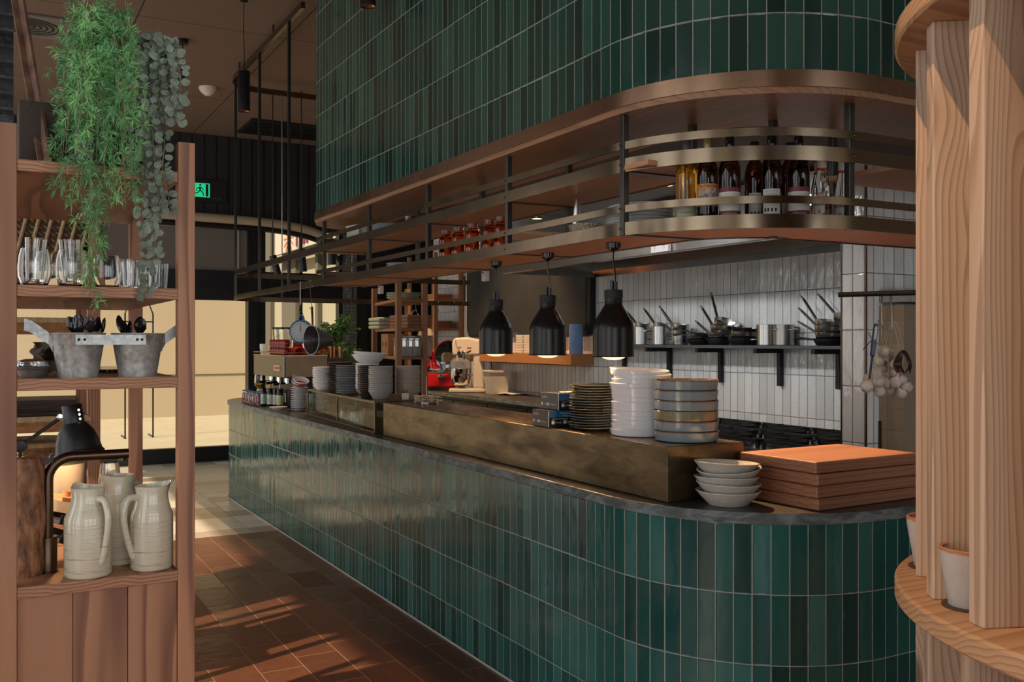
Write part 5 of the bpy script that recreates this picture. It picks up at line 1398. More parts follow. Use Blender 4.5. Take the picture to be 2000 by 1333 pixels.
for k in range(9):
    a0 = FC - .8 + k * .19; h0 = .081 + rb.uniform(.012, .036)
    b.add([(.0389 * cos(a0), .0389 * sin(a0), .079), (.0389 * cos(a0 + .14), .0389 * sin(a0 + .14), .079), (.0389 * cos(a0 + .10), .0389 * sin(a0 + .10), h0), (.0389 * cos(a0 + .05), .0389 * sin(a0 + .05), h0)], [(0, 1, 2, 3)])
b.build('picture_shapes', M['boxblack'], t)
def dark_white(lab, x, y, cap=M['blackgloss'], d=0):
    t = wine(lab, (x, y, LZ), M['winebottle'], cap, [wlabel(.045, .112, M['labelwhite']), wlabel(.112, .128, M['labelred'], Hf, 'label_band'), wlabel(.022, .045, M['labelred'], Hf, 'label_band')], face(x, y, d), .0385)
    wrap_text(t, 'ORGANIC CERTIFIED', .0055, .0385, .034, FC, M['labelwhite']); wrap_text(t, '~', .05, .0385, .075, FC, M['redink'], 'flourish'); return t
dark_white('dark bottle with a white and burgundy label, third from left on the curve', 2.311, 2.577)
dark_white('dark bottle with a white and burgundy label, right of the bottle with printed back label', 2.518, 2.451)
def back_label(lab, x, y, d=0):
    t = wine(lab, (x, y, LZ), M['winebottle'], M['blackgloss'], [wlabel(.032, .120, M['labelwhite'], .92)], face(x, y, d), .036)
    b = MB(); wrap_text(t, 'CERTIFIED ORGANIC', .0046, .036, .112, FC, None, mb=b)
    for k in range(4): wrap_text(t, 'contains sulphites enjoy in', .0036, .036, .103 - k * .006, FC, None, mb=b)
    for k, a in enumerate((-.6, -.3, .05, .4)):
        q = FC + a; b.add([(.0373 * cos(q + u), .0373 * sin(q + u), z) for u, z in ((-.09, .040), (.09, .040), (.09, .052), (-.09, .052))], [(0, 1, 2, 3)])
    b.build('printing', M['ink'], t); return t
back_label('dark bottle turned to show its printed white back label, in the front row', 2.429, 2.492)
back_label('dark bottle with a printed white back label, in the second row', 2.444, 2.592, .3)
wine('dark bottle with a cream label in the second row behind the burgundy label', (2.570, 2.545, LZ), M['winebottle'], M['blackgloss'], [wlabel(.04, .10, M['labelwhite']), wlabel(.10, .115, M['labelred'], Hf, 'label_band')], face(2.57, 2.545, -.3))
def tequila(lab, x, y, d=0):
    t = thing('clear_bottle', lab, 'bottle', (x, y, LZ), face(x, y, d), 'square clear spirit bottles')
    r = .033
    MB().lathe([(0, .006), (r * .9, 0), (r, .006), (r, .11), (r * .98, .125), (r * .6, .185), (.0155, .205), (.0155, .235), (0, .235)], 8).build('bottle', M['clear'], t)
    MB().lathe([(.0162, .198), (.0165, .198), (.0175, .204), (.0172, .238), (0, .239)], 24).build('capsule', M['labelwhite'], t); MB().lathe([(.0185, .196), (.0185, .203), (.0162, .203), (.0162, .196)], 24, close=True).build('red_ring', M['redink'], t)
    F_ = lambda pts, e: [(px_, -(r + e) * (1 if abs(px_) < .0125 else .985), z) for px_, z in pts]
    MB().add(F_([(0, .018), (.020, .042), (.020, .098), (0, .112), (-.020, .098), (-.020, .042)], .001), [(0, 1, 2, 3, 4, 5)]).build('label', M['redink'], t)
    MB().add(F_([(0, .022), (.0178, .0435), (.0178, .096), (0, .108), (-.0178, .096), (-.0178, .0435)], .0016), [(0, 1, 2, 3, 4, 5)]).build('label_paper', M['labelwhite'], t)
    MB().add(F_([(-.016, .0955), (0, .104), (.016, .0955), (.012, .09), (0, .094), (-.012, .09)], .0021), [(0, 1, 2, 3, 4, 5)]).build('label_roof', M['orange'], t)
    b = MB(); g = lambda zc: (lambda x_, y_, z_: (x_, -(r + .0026), zc + y_))
    text_mb('PEPE', .0125, g(.084), b, bold=.0004); text_mb('LOPEZ', .0115, g(.0705), b, bold=.0004); text_mb('x', .020, g(.046), b)
    b.build('lettering', M['ink'], t); return t
tequila('clear square spirit bottle with a shield label, left of the two in front', 2.612, 2.430, -.25)
tequila('clear square spirit bottle with a shield label, rightmost beside the post', 2.718, 2.43, -.3)
tequila('clear square spirit bottle standing behind the two in front', 2.672, 2.50, .1)
# tins and things on the upper shelf
def tin(loc, lab, m_, s=(.07, .10, .13)):
    t = thing('tin', lab, 'tin', loc, .2, 'tins on the upper shelf')
    MB().box(-s[0], s[0], -s[1], s[1], 0, s[2] * .8).build('tin', m_, t, .006); MB().box(-s[0] - .004, s[0] + .004, -s[1] - .004, s[1] + .004, s[2] * .8, s[2]).build('lid', m_, t, .005)
tin((2.22, 6.17, UZ), 'sage green tin at the far end of the upper hanging shelf', M['sage'], (.055, .08, .14))
t = thing('enamel_basin', 'pale blue-grey basin on the upper hanging shelf right of the sage tin', 'basin', (2.24, 5.80, UZ)); MB().lathe([(0, 0), (.09, 0), (.145, .10), (.15, .102), (.143, .10), (.088, .006), (0, .006)], 40).build('basin', pm('pale_enamel', (.45, .52, .53), .3), t)
t = thing('glass_decanter', 'small dark glass decanter on the upper hanging shelf', 'decanter', (2.24, 5.36, UZ)); MB().lathe([(0, 0), (.05, 0), (.055, .03), (.03, .07), (.018, .09), (.02, .11), (0, .11)], 26).build('body', M['zinc'], t)
# three heat lamps over the pass
hl = None
for k, (x, y, lab) in enumerate(((2.199, 3.134, 'black heat lamp over the white plates, nearest of the three'), (2.196, 3.640, 'black heat lamp hanging in the middle of the three'), (2.199, 4.141, 'black heat lamp hanging farthest from the pass end'))):
    if hl: dup(hl, lab, (x, y, 1.4672)); continue
    hl = thing('heat_lamp', lab, 'lamp', (x, y, 1.4672), 0, 'heat lamps over the pass')
    r = .083
    MB().lathe([(r + .004, -.001), (r + .005, .001), (r, .003), (r, .108), (r * .985, .122), (r * .90, .145), (r * .60, .186), (r * .46, .204), (r * .42, .212), (r * .42, .264), (0, .264)], 48).lathe([(0, .20), (r * .42, .20), (r * .88, .143), (r * .97, .12), (r * .975, .003), (r + .004, -.001)], 48).build('lamp_shade', M['heatlamp'], hl)
    MB().lathe([(r * .44, .234), (r * .445, .236), (r * .445, .266), (r * .42, .2685), (0, .2685)], 36).build('collar', M['black'], hl)
    for q in range(8): MB().box(-.0025, .0025, -.0006, .0006, .216, .232, RZ(q * PI / 4) @ T(0, -r * .422, 0)).build('vent_slot', M['ink'], hl)
    b = MB(); b.cyl(.0095, .2685, .302, 16, T(.008, 0, 0)); b.cyl(.0065, .2685, .307, 12, T(-.008, 0, 0)); b.build('socket', M['blackgloss'], hl)
    MB().tube(bez([(.008, 0, .30), (.009, 0, .33), (.003, 0, .36), (-.001, 0, .39), (0, 0, .428)], 5), .0033, 8).build('cord', M['blackgloss'], hl)
    MB().lathe([(.004, .418), (.007, .424), (.029, .436), (.0305, .456), (0, .456)], 28).build('ceiling_cup', M['blackgloss'], hl)
    MB().lathe([(0, -.0135), (.02, -.0125), (.04, -.007), (.055, .004), (.058, .02), (.03, .07), (.02, .10), (0, .10)], 32).build('bulb', M['heatbulb'], hl)
for y in (3.134, 3.64, 4.141): spot((2.199, y, 1.449), (2.199, y, 1), 19, 150, (1, .60, .28), .5, .04)
# power outlets under the shelf edge
po = None
for x, y, lab, n in ((4.045, 5.22, 'white double power outlet on the front of the extraction hood', 2), (2.425, 4.72, 'white power outlet under the hanging shelf left of the farthest heat lamp', 1), (2.425, 6.34, 'white power outlet under the hanging shelf near its far end', 1)):
    t = thing('power_outlet', lab, 'outlet', (x, y, 1.895 if n == 1 else 2.172))
    w = .048 * n if n == 2 else .022; MB().box(0, .03, -w, w, -.03, .028).build('plate', M['whiteplastic'], t, .004)
    b = MB()
    for j in range(n):
        c = (-.05 + .1 * j) if n == 2 else 0
        for dy, dz, a in ((-.008, .0, .4), (.008, 0, -.4), (0, -.014, 0)): b.box(-.001, 0, c + dy - .0012, c + dy + .0012, dz - .004, dz + .004)
        b.box(-.002, 0, c - .008, c + .008, .012, .02)
    b.build('sockets', M['ink'], t)
# hooks, scale and colander hanging from the front rail, jug and sieve from the far rail
def hook(loc, lab, rz=0, s=1, p=[None]):
    if p[0]: return dup(p[0], lab, loc, rz)
    P = bez([(-.012, 0, .045), (-.010, 0, .062), (0, 0, .068), (.008, 0, .06), (.006, 0, .03), (-.002, 0, -.02), (-.006, 0, -.05), (-.016, 0, -.062), (-.026, 0, -.05), (-.024, 0, -.035)], 4)
    p[0] = solo(MB().tube(P, .003, 8), 's_hook', M['chrome'], lab, 'hook', loc, rz, 'steel hooks on the rail'); return p[0]
for k, x in enumerate((4.045, 4.153, 4.312, 4.504)):
    hook((x, 9.465, 1.9035), ('steel hook on the far rail holding the tin jug', 'steel hook on the far rail holding the sieve', 'empty steel hook on the far rail right of the sieve', 'steel hook on the far rail at the far right')[k], PI / 2)
t = thing('hanging_strap', 'grey perforated strap hanging from the front rail above the blue scale', 'strap', (2.040, 6.95, 1.80))
MB().box(-.003, 0, -.013, .013, 0, .17).box(-.003, .012, -.013, .013, .17, .174).build('strap', M['zinc'], t); MB().tube(bez([(0, 0, .004), (-.002, .0, -.02), (-.002, .014, -.04), (0, .0, -.052), (0, -.014, -.04)], 4), .0035, 8).build('hook', M['iron'], t)
t = thing('dial_scale', 'round blue-rimmed dial scale hanging from the strap', 'scale', (2.055, 6.98, 1.60), -.62)
DM = RX(PI / 2)
MB().lathe([(0, .02), (.085, .02), (.09, .012), (.09, -.01), (.084, -.016), (0, -.016)], 44, DM).build('case', M['bluescale'], t); MB().lathe([(0, .0), (.076, .0), (.076, .004), (0, .004)], 40, T(0, -.018, 0) @ DM).build('dial', M['dial'], t)
b = MB(); b.box(-.002, .002, -.0245, -.0235, 0, .05); [b.box(-.001, .001, -.0245, -.0235, .058, .07, RY(q * PI / 12)) for q in range(24)]; b.build('pointer_and_marks', M['ink'], t)
MB().tube([(-.02, 0, .085), (-.012, 0, .115), (0, 0, .128), (.012, 0, .115), (.02, 0, .085)], .008, 8).build('hanger', M['bluescale'], t); MB().tube([(0, 0, .12), (.012, 0, .135), (0, 0, .150), (-.012, 0, .135)], .003, 8, closed=True).build('ring', M['iron'], t)
t = thing('long_hook', 'long thin wire hook over the front rail holding the dark strainer', 'hook', (2.040, 6.70, 1.78))
MB().tube(bez([(-.004, 0, .18), (-.006, .0, .19), (.012, 0, .19), (-.004, .0, .17), (-.006, -.03, .06), (-.006, -.05, .0), (-.006, -.02, -.02), (-.006, .0, -.005)], 5), .0025, 8).build('wire', M['chrome'], t)
t = thing('conical_strainer', 'dark metal conical strainer with a long handle hanging from the front rail', 'strainer', (2.031, 6.652, 1.538), .25)
CM = RZ(PI) @ RY(PI / 2 - .12)
MB().lathe([(.105, 0), (.107, .004), (.104, .008), (.060, .10), (.045, .145), (.035, .165), (0, .175), (0, .172), (.033, .162), (.043, .143), (.058, .10), (.101, .008), (.105, 0)], 44, RY(PI / 2)).build('cone', M['zinc_d'], t)
MB().lathe([(.108, -.003), (.108, .006), (.104, .006), (.104, -.003)], 44, RY(PI / 2), close=True).build('rim', M['zinc'], t)
MB().tube([(.01, 0, .10), (.01, .0, .14), (.005, .0, .24)], [.007, .008, .009], 10).build('handle', M['rust'], t)
b = MB(); [b.tube([(-.001, 0, 0), (-.001, .1 * cos(a), .1 * sin(a))], .003, 6) for a in (0.1, 2.3, 4.3)]; b.build('spokes', M['iron'], t)
t = thing('tin_jug', 'grey tin measuring jug hanging tilted from the far rail', 'jug', (3.970, 9.486, 1.722), -.5)
JM = RY(-.45)
MB().lathe([(0, -.10), (.075, -.10), (.08, -.09), (.08, .09), (.082, .095), (.078, .095), (.076, -.09), (0, -.094)], 36, JM).build('body', M['zinc'], t); MB().tube([JM @ Vector(v) for v in bez([(.08, 0, .085), (.12, 0, .10), (.135, 0, .04), (.11, 0, -.03), (.08, 0, -.04)], 5)], .007, 8).build('handle', M['chrome'], t)
t = thing('wire_sieve', 'round fine wire sieve hanging from the far rail', 'sieve', (4.153, 9.445, 1.586), -.45)
MB().lathe([(.085, 0), (.088, .004), (.085, .008), (.07, .05), (.03, .075), (0, .08), (0, .078), (.028, .073), (.067, .048), (.082, .004)], 36, RX(PI / 2) @ RZ(0)).build('mesh', pm('sieve_mesh', (.55, .45, .35), .4, .7, bmp=.8, bscale=300), t); MB().tube([(0, -.004, .088), (0, 0, .19), (0, 0, .255)], [.006, .007, .009], 8).build('handle', M['copper'], t)
# ceiling things
def pendant(lab, x, y, z):
    t = thing('cylinder_pendant', lab, 'lamp', (x, y, z), 0, 'black cylinder pendants')
    MB().lathe([(.042, 0), (.045, 0), (.045, .30), (.043, .303), (0, .303)], 32).lathe([(.042, 0), (.041, .04), (0, .04)], 28).build('housing', M['blackmetal'], t)
    MB().lathe([(.0425, -.001), (.0425, .006), (.030, .02), (0, .02)], 24).build('reflector', M['copper'], t)
    MB().tube(bez([(0, 0, .30), (.002, 0, .45), (-.002, 0, .6), (0, 0, CH - z - .02)], 5), .003, 8).build('cord', M['blackgloss'], t)
    MB().lathe([(0, CH - z - .03), (.03, CH - z - .03), (.03, CH - z - .001), (0, CH - z - .001)], 20).build('ceiling_cup', M['blackgloss'], t)
pendant('black cylinder pendant on a long cord left of the tiled bulkhead', 1.70, 7.28, 3.275)
pendant('black cylinder pendant at the top edge in front of the green tiles', 1.893, 5.12, 3.437)
t = thing('small_pendant', 'small black pendant hanging behind the silver vine', 'lamp', (1.36, 7.9, 3.35)); 
P_ = at(357, 155, 8.2); t.location = P_
MB().lathe([(0, 0), (.02, 0), (.02, .12), (0, .12)], 16).build('housing', M['blackmetal'], t); MB().tube([(0, 0, .1), (0, 0, CH - P_.z - .01)], .004, 6).build('cord', M['blackgloss'], t); MB().lathe([(0, CH - P_.z - .04), (.045, CH - P_.z - .04), (.045, CH - P_.z - .001), (0, CH - P_.z - .001)], 18).build('ceiling_cup', M['blackmetal'], t)
t = thing('smoke_detector', 'round white smoke detector on the ceiling left of the pendant', 'detector', (1.979, 10.05, CH))
MB().lathe([(0, -.085), (.03, -.083), (.06, -.06), (.085, -.03), (.09, 0), (0, 0)], 30).build('housing', M['smoke'], t)
t = thing('ceiling_vent', 'square slotted air vent in the ceiling behind the rusted bar', 'vent', (.30, 8.75, CH)); MB().box(-.3, .3, -.3, .3, -.02, -.001).build('plate', M['blind'], t, .005)
b = MB(); [b.lathe([(.03 + .045 * k, -.026), (.05 + .045 * k, -.022), (.05 + .045 * k, -.02), (.03 + .045 * k, -.02)], 28, close=True) for k in range(5)]; b.build('rings', M['black'], t)
t = thing('long_ceiling_vent', 'long black ceiling vent left of the tiled bulkhead', 'vent', (3.32, 11.55, CH)); MB().box(-.62, .7, -.38, .38, -.03, -.001).build('plate', M['black'], t, .004)
b = MB(); [b.box(-.58, .66, -.32 + .1 * k, -.29 + .1 * k, -.036, -.03) for k in range(7)]; b.build('slats', M['blackmetal'], t)
# exit sign
t = thing('exit_sign', 'green running-man emergency exit sign on the dark far wall', 'sign', (2.375, FARY - .06, 3.30))
MB().box(-.16, .28, 0, .04, -.02, .26).build('housing', M['black'], t, .004)
MB().box(-.15, .07, -.004, 0, .04, .215).build('panel', M['exitgreen'], t)
def fig(mb, x0, z0, s, e):
    for a, b_, w in (((0, .12), (.01, .075), .02), ((.01, .075), (.045, .045), .013), ((.045, .045), (.05, .005), .012), ((.005, .075), (-.02, .045), .013), ((-.02, .045), (-.06, .03), .012), ((.0, .115), (-.035, .095), .010), ((-.035, .095), (-.045, .065), .009), ((.0, .115), (.035, .105), .010), ((.035, .105), (.05, .08), .009)):
        A, B = Vector((a[0], 0, a[1])) * s, Vector((b_[0], 0, b_[1])) * s; d = (B - A).normalized(); n_ = Vector((-d.z, 0, d.x)) * w * s * .5
        mb.add([A + n_, A - n_, B - n_, B + n_], [(0, 1, 2, 3)], T(x0, e, z0))
    mb.add([(.013 * s * cos(k) + .008 * s, 0, .145 * s + .013 * s * sin(k)) for k in [q * PI / 6 for q in range(12)]], [tuple(range(12))], T(x0, e, z0)); return mb
MB().box(.02, .052, -.0065, -.005, .05, .205).build('door_mark', M['black'], t); fig(MB(), -.055, .052, .95, -.0066).build('running_man', M['black'], t)
b = MB(); [b.box(.10 + .03 * k, .12 + .03 * k, -.003, 0, .028, .036) for k in range(4)]; b.build('lettering', pm('dim_green', (.01, .16, .07), .5), t)
# track spots seen past the shelf, downlights over the kitchen
def tspot(lab, P, tilt, rz=0):
    t = thing('track_spotlight', lab, 'lamp', P, rz, 'black track spotlights'); Mx = RY(tilt)
    MB().lathe([(0, .24), (.036, .24), (.037, .235), (.037, 0), (.034, 0), (.033, .05), (0, .05)], 24, Mx).build('housing', M['blackmetal'], t); MB().lathe([(0, .012), (.033, .010), (.033, .012), (0, .014)], 20, Mx).build('lens', M['glowdim'], t)
    top = Mx @ Vector((0, 0, .24)); MB().tube([top, (top.x, 0, CH - P[2])], .006, 6).build('stem', M['blackmetal'], t)
tspot('black angled spotlight hanging before the far window, left of two', at(545, 543, 9.9), -.28); tspot('black angled spotlight hanging before the far window, right of two', at(593, 531, 9.9), -.10)
tspot('black spotlight seen under the bulkhead near the shelf far end', at(649, 517, 9.0), .0)
def dl(lab, P, tilt=0, lit=True):
    t = thing('kitchen_downlight', lab, 'lamp', P, 0, 'kitchen downlights')
    MB().lathe([(.036, -.0), (.04, 0), (.04, 2.52 - P[2]), (0, 2.52 - P[2])], 24).lathe([(.036, 0), (.035, .03), (0, .03)], 20).build('housing', M['blackmetal'], t); MB().lathe([(0, .003), (.034, .001), (.034, .003), (0, .005)], 20).build('lens', M['glow'] if lit else M['glowdim'], t)
dl('black kitchen downlight seen above the hammered scoop', (3.38, 5.75, 2.39)); dl('lit kitchen downlight seen left of the golden bottle', (3.40, 4.32, 2.42)); dl('lit kitchen downlight seen above the white plates', (3.33, 4.69, 2.42)); dl('black kitchen downlight seen left of the amber jars', tuple(at(785, 487, 8.6)), lit=False) if False else None
# ------------------------------------------------------------------ back of the kitchen
# bench with dark fridge fronts
t = thing('back_bench', 'dark stone-topped back bench with fridge drawers along the white tiled wall', 'bench', (4.5, 6.2, 0))
MB().box(0, .595, 0, 4.15, .907, .9485).build('benchtop', M['slate'], t, .004)
MB().box(.03, .59, .02, 4.13, .10, .905).build('carcass', M['blackmetal'], t); MB().box(.08, .58, .05, 4.1, 0, .10).build('plinth', M['black'], t)
for k in range(5):
    d = MB().box(.008, .03, .03 + k * .82, .83 + k * .82, .12, .875).build('door', M['blackmetal'], t, .003)
    MB().tube([(.008, .08 + k * .82, .80), (-.018, .08 + k * .82, .80), (-.018, .78 + k * .82, .80), (.008, .78 + k * .82, .80)], .009, 8).build('handle', M['steel'], d)
# gas range
t = thing('gas_range', 'black cast-iron gas range top under the pan shelf', 'range', (4.0, 3.76, 0))
MB().box(.06, .93, .02, 1.84, 0, .1).build('plinth', M['black'], t); MB().box(0, .95, 0, 1.86, .1, .875).build('body', M['steel_b'], t, .004); MB().box(-.02, .97, 0, 1.86, .875, .892).build('hob_tray', M['steel'], t, .003)
MB().box(.93, .965, 0, 1.86, .892, .925).build('upstand', M['steel'], t, .003)
for i in range(2):
    for j in range(4):
        c = Vector((.24 + .46 * i, .24 + .46 * j, .892)); g = MB()
        for s in (-1, 1):
            g.box(-.215, .215, s * .205 - .008, s * .205 + .008, .032, .05); g.box(s * .205 - .008, s * .205 + .008, -.215, .215, .032, .05)
        for q in range(8):
            a = q * PI / 4; g.box(.055, .205 if q % 2 == 0 else .26, -.006, .006, .03, .053, RZ(a))
        for sx in (-1, 1):
            for sy in (-1, 1): g.box(sx * .205 - .010, sx * .205 + .010, sy * .205 - .010, sy * .205 + .010, 0, .05)
        o = MB().add(g.v, g.f, T(*c)).build('trivet', M['iron'], t, .002)
        MB().lathe([(0, 0), (.055, 0), (.05, .018), (.035, .026), (0, .028)], 24, T(*c)).build('burner', M['iron'], t)
for j in range(8): MB().lathe([(0, .035), (.018, .033), (.022, 0)], 16, T(0, .16 + j * .22, .83) @ RY(-PI / 2)).build('knob', M['blackgloss'], t)
# extraction hood
t = thing('extraction_hood', 'long stainless steel extraction hood above the range and pan shelf', 'hood', (4.08, 3.70, 2.14))
L_ = 3.86
MB().box(0, .025, 0, L_, 0, .34).build('front_fascia', M['steel_hood'], t, .003)
MB().box(.025, 1.015, L_ - .012, L_, 0, .34).build('end_panel', M['steel_b'], t); MB().box(.025, 1.015, 0, .012, 0, .34).build('end_panel', M['steel_b'], t)
MB().box(0, 1.015, 0, L_, .34, .352).build('top', M['steel_b'], t)
b = MB(); b.prism([(.99, 0), (1.015, 0), (1.015, .34), (.93, .34), (.93, .05)], .012, L_ - .012, Matrix(((1, 0, 0, 0), (0, 0, 1, 0), (0, 1, 0, 0), (0, 0, 0, 1)))); b.build('back_channel', M['steel_hood'], t)
MB().box(.025, .06, .012, L_ - .012, .0, .022).build('gutter', M['steel_hood'], t)
A_ = RY(0)
for k in range(8):
    y0 = .03 + k * .475
    b = MB(); b.add([(.08, y0, .06), (.08, y0 + .45, .06), (.90, y0 + .45, .31), (.90, y0, .31)], [(0, 1, 2, 3)])
    b.build('filter', M['steel_dark'], t, solid=.02)
    MB().box(.06, .10, y0 + .452, y0 + .470, .02, .06).build('filter_bracket', M['steel'], t)
# pan shelf and brackets
t = thing('pan_shelf', 'long dark grey steel wall shelf carrying the pans', 'shelf', (4.83, 3.70, 1.4755))
MB().box(0, .265, 0, 3.28, 0, .0225).build('shelf_board', pm('grey_steel', (.10, .11, .115), .45, .4), t, .002)
MB().tube([(.255, 0, .07), (.255, 3.2, .07)], .004, 6).build('back_wire', M['blackmetal'], t)
for px in (1218, 1306, 1406, 1522, 1637):
    y = yat(px, 5.07) - 3.70
    if y < .03: y = .04
    b = MB(); b.box(.0, .262, y - .017, y + .017, -.034, -.001); b.build('bracket_arm', M['blackmetal'], t, .002)
    b = MB(); b.box(.230, .264, y - .017, y + .017, -.275, -.034); b.build('bracket_leg', M['blackmetal'], t, .002)
PZ = 1.4985
pan_id = {}
def pan(lab, x, y, z, r, h, elev, hl, mat, tilt=0, taper=.88, rz=0, two=False, kind='pan', grp='pans on the wall shelf', hw=.010):
    """handle points along +Y (left in the view) and up by elev"""
    t = thing({'pan': 'frying_pan', 'sauce': 'saucepan', 'pot': 'stock_pot'}[kind], lab, 'pot' if kind == 'pot' else 'pan', (x, y, z), 0, grp)
    t.rotation_euler = (tilt, 0, rz)
    MB().lathe([(0, .001), (r * taper - .004, 0), (r * taper, .004), (r * .97, h * .6), (r, h - .001), (r + .0015, h), (r - .002, h), (r * .97 - .003, h * .6), (r * taper - .004, .006), (0, .006)], 40).build('body', mat, t)
    if hl:
        c, s = cos(elev), sin(elev); zt = h * .72
        b = MB(); P = [(0, r * .98, zt - .006), (0, r + .02, zt + .004)] + [(0, r + .02 + q * c, zt + .004 + q * s) for q in (hl * .3, hl * .6, hl * .86)]
        b.tube(P, 0, flat=(.021 * hw / .010, .011)); e = Vector(P[-1]); d = Vector((0, c, s)); sd = Vector((1, 0, 0)) * .0095
        b.tube([e - sd * .6, e + d * .02 - sd, e + d * .036, e + d * .02 + sd, e + sd * .6], .0035, 6, closed=True)
        b.build('handle', M['iron'] if mat is M['iron'] else M['handle'], t)
        MB().lathe([(0, .004), (.004, .003), (.005, 0)], 8, T(.006, r * .985, zt) @ RX(-PI / 2)).build('rivet', M['chrome'], t)
    else:
        for s in (-1, 1): MB().tube([(-.03, s * r, h * .75), (-.025, s * (r + .028), h * .78), (.025, s * (r + .028), h * .78), (.03, s * r, h * .75)], .005, 8).build('loop_handle', M['chrome'], t)
    return t
S_, I_ = M['steel'], M['iron']
Y = lambda px: yat(px, 4.955)
pan('tall stainless saucepan at the left end of the pan shelf', 4.955, Y(1253), PZ, .070, .155, .0, .0, S_, taper=.97, kind='pot', grp='stainless pots on the pan shelf')
pan('stainless pan stacked on the leftmost pot, handle up to the left', 4.955, Y(1254), PZ + .128, .066, .06, .55, .17, S_, .1, .9, kind='sauce')
pan('tall stainless saucepan second from the left, with a long handle', 4.955, Y(1290), PZ, .070, .155, -.05, .16, S_, taper=.97, kind='sauce')
pan('stainless pan stacked on the second pot, handle up to the left', 4.955, Y(1290), PZ + .125, .064, .06, .62, .20, S_, .1, .9, kind='sauce')
pan('stainless saucepan on the shelf under a pile of three, handle low', 4.955, Y(1329), PZ, .072, .085, .12, .17, S_, taper=.9, kind='sauce')
pan('stainless pan in the middle of the third pile, handle half raised', 4.95, Y(1329), PZ + .06, .072, .06, .38, .17, S_, .06, .9, kind='sauce')
pan('stainless pan in the third pile, handle raised to the left', 4.955, Y(1328), PZ + .092, .070, .06, .62, .20, S_, .12, .9, kind='sauce')
pan('uppermost stainless pan of the third pile', 4.945, Y(1330), PZ + .112, .070, .06, .66, .20, S_, .16, .9, rz=.2, kind='sauce')
pan('black frying pan right of the third pile', 4.955, Y(1366), PZ, .098, .045, .42, .16, I_, 0, .75)
pan('stainless frying pan nested in the black pan right of the third pile', 4.955, Y(1364), PZ + .026, .096, .045, .32, .17, S_, .05, .75)
pan('black frying pan leaning at the back between the third and fourth piles', 5.0, Y(1372), PZ + .055, .095, .04, .2, .16, I_, .05, .75, rz=.4)
pan('dark sauté pan at the bottom of the fourth pile', 4.955, Y(1404), PZ, .090, .055, .3, .18, I_, 0, .85)
pan('stainless sauté pan second in the fourth pile', 4.955, Y(1403), PZ + .044, .088, .055, .5, .19, S_, .05, .85, kind='sauce')
pan('stainless pan with raised handle third in the fourth pile', 4.955, Y(1408), PZ + .092, .088, .06, .66, .20, S_, .18, .85, kind='sauce')
pan('stainless pan tipped on top of the fourth pile, handle nearly upright', 4.955, Y(1416), PZ + .125, .098, .06, .80, .20, S_, .42, .8)
pan('wide black frying pan right of the fourth pile', 4.955, Y(1452), PZ, .112, .055, .0, .0, I_, 0, .8)
pan('stainless sauté pan on the wide black pan', 4.955, Y(1452), PZ + .05, .098, .055, .48, .22, S_, .05, .9, kind='sauce')
pan('shallow copper-edged pan on top of the sauté pan', 4.96, Y(1456), PZ + .097, .10, .03, -.05, .0, M['bronze'], -.04, .9)
pan('large stainless stock pot without a lid near the middle of the shelf', 4.95, Y(1501), PZ, .082, .150, 0, 0, S_, taper=.99, kind='pot', grp='stainless pots on the pan shelf')
pan('stainless stock pot behind the large one', 5.0, Y(1523), PZ, .072, .148, 0, 0, M['steel_b'], taper=.99, kind='pot', grp='stainless pots on the pan shelf')
pan('black skillet at the bottom of the rightmost pile', 4.955, Y(1622), PZ, .110, .048, .12, .16, I_, 0, .82)
pan('stainless pan second in the rightmost pile', 4.955, Y(1621), PZ + .042, .100, .05, .38, .18, S_, .06, .9, kind='sauce')
pan('stainless pan third in the rightmost pile, handle raised', 4.955, Y(1620), PZ + .082, .100, .055, .56, .20, S_, .1, .9, kind='sauce')
pan('stainless pan fourth in the rightmost pile, longest raised handle', 4.955, Y(1620), PZ + .116, .098, .055, .74, .22, S_, .14, .9, kind='sauce')
pan('stainless pan at the very right behind the tiled pier', 4.99, Y(1648), PZ + .15, .098, .055, .55, .20, S_, .2, .9, kind='sauce')

# chalkboard with a thick rounded frame
t = thing('chalkboard', 'large blank chalkboard with rounded dark frame on the white tiled wall', 'board', (5.03, 7.56, 1.572))
def rrect(w, h, r): return arc(r, r, r, 180, 270, 6) + arc(w - r, r, r, 270, 360, 6) + arc(w - r, h - r, r, 0, 90, 6) + arc(r, h - r, r, 90, 180, 6)
YZ = Matrix(((0, 0, 1, 0), (1, 0, 0, 0), (0, 1, 0, 0), (0, 0, 0, 1)))
MB().prism(rrect(2.66, .98, .12), 0.0, .068, YZ).build('frame', M['blackmetal'], t, .004); MB().prism(rrect(2.57, .93, .09), -.003, .0, T(0, .07, .025) @ YZ).build('writing_surface', M['chalk'], t)
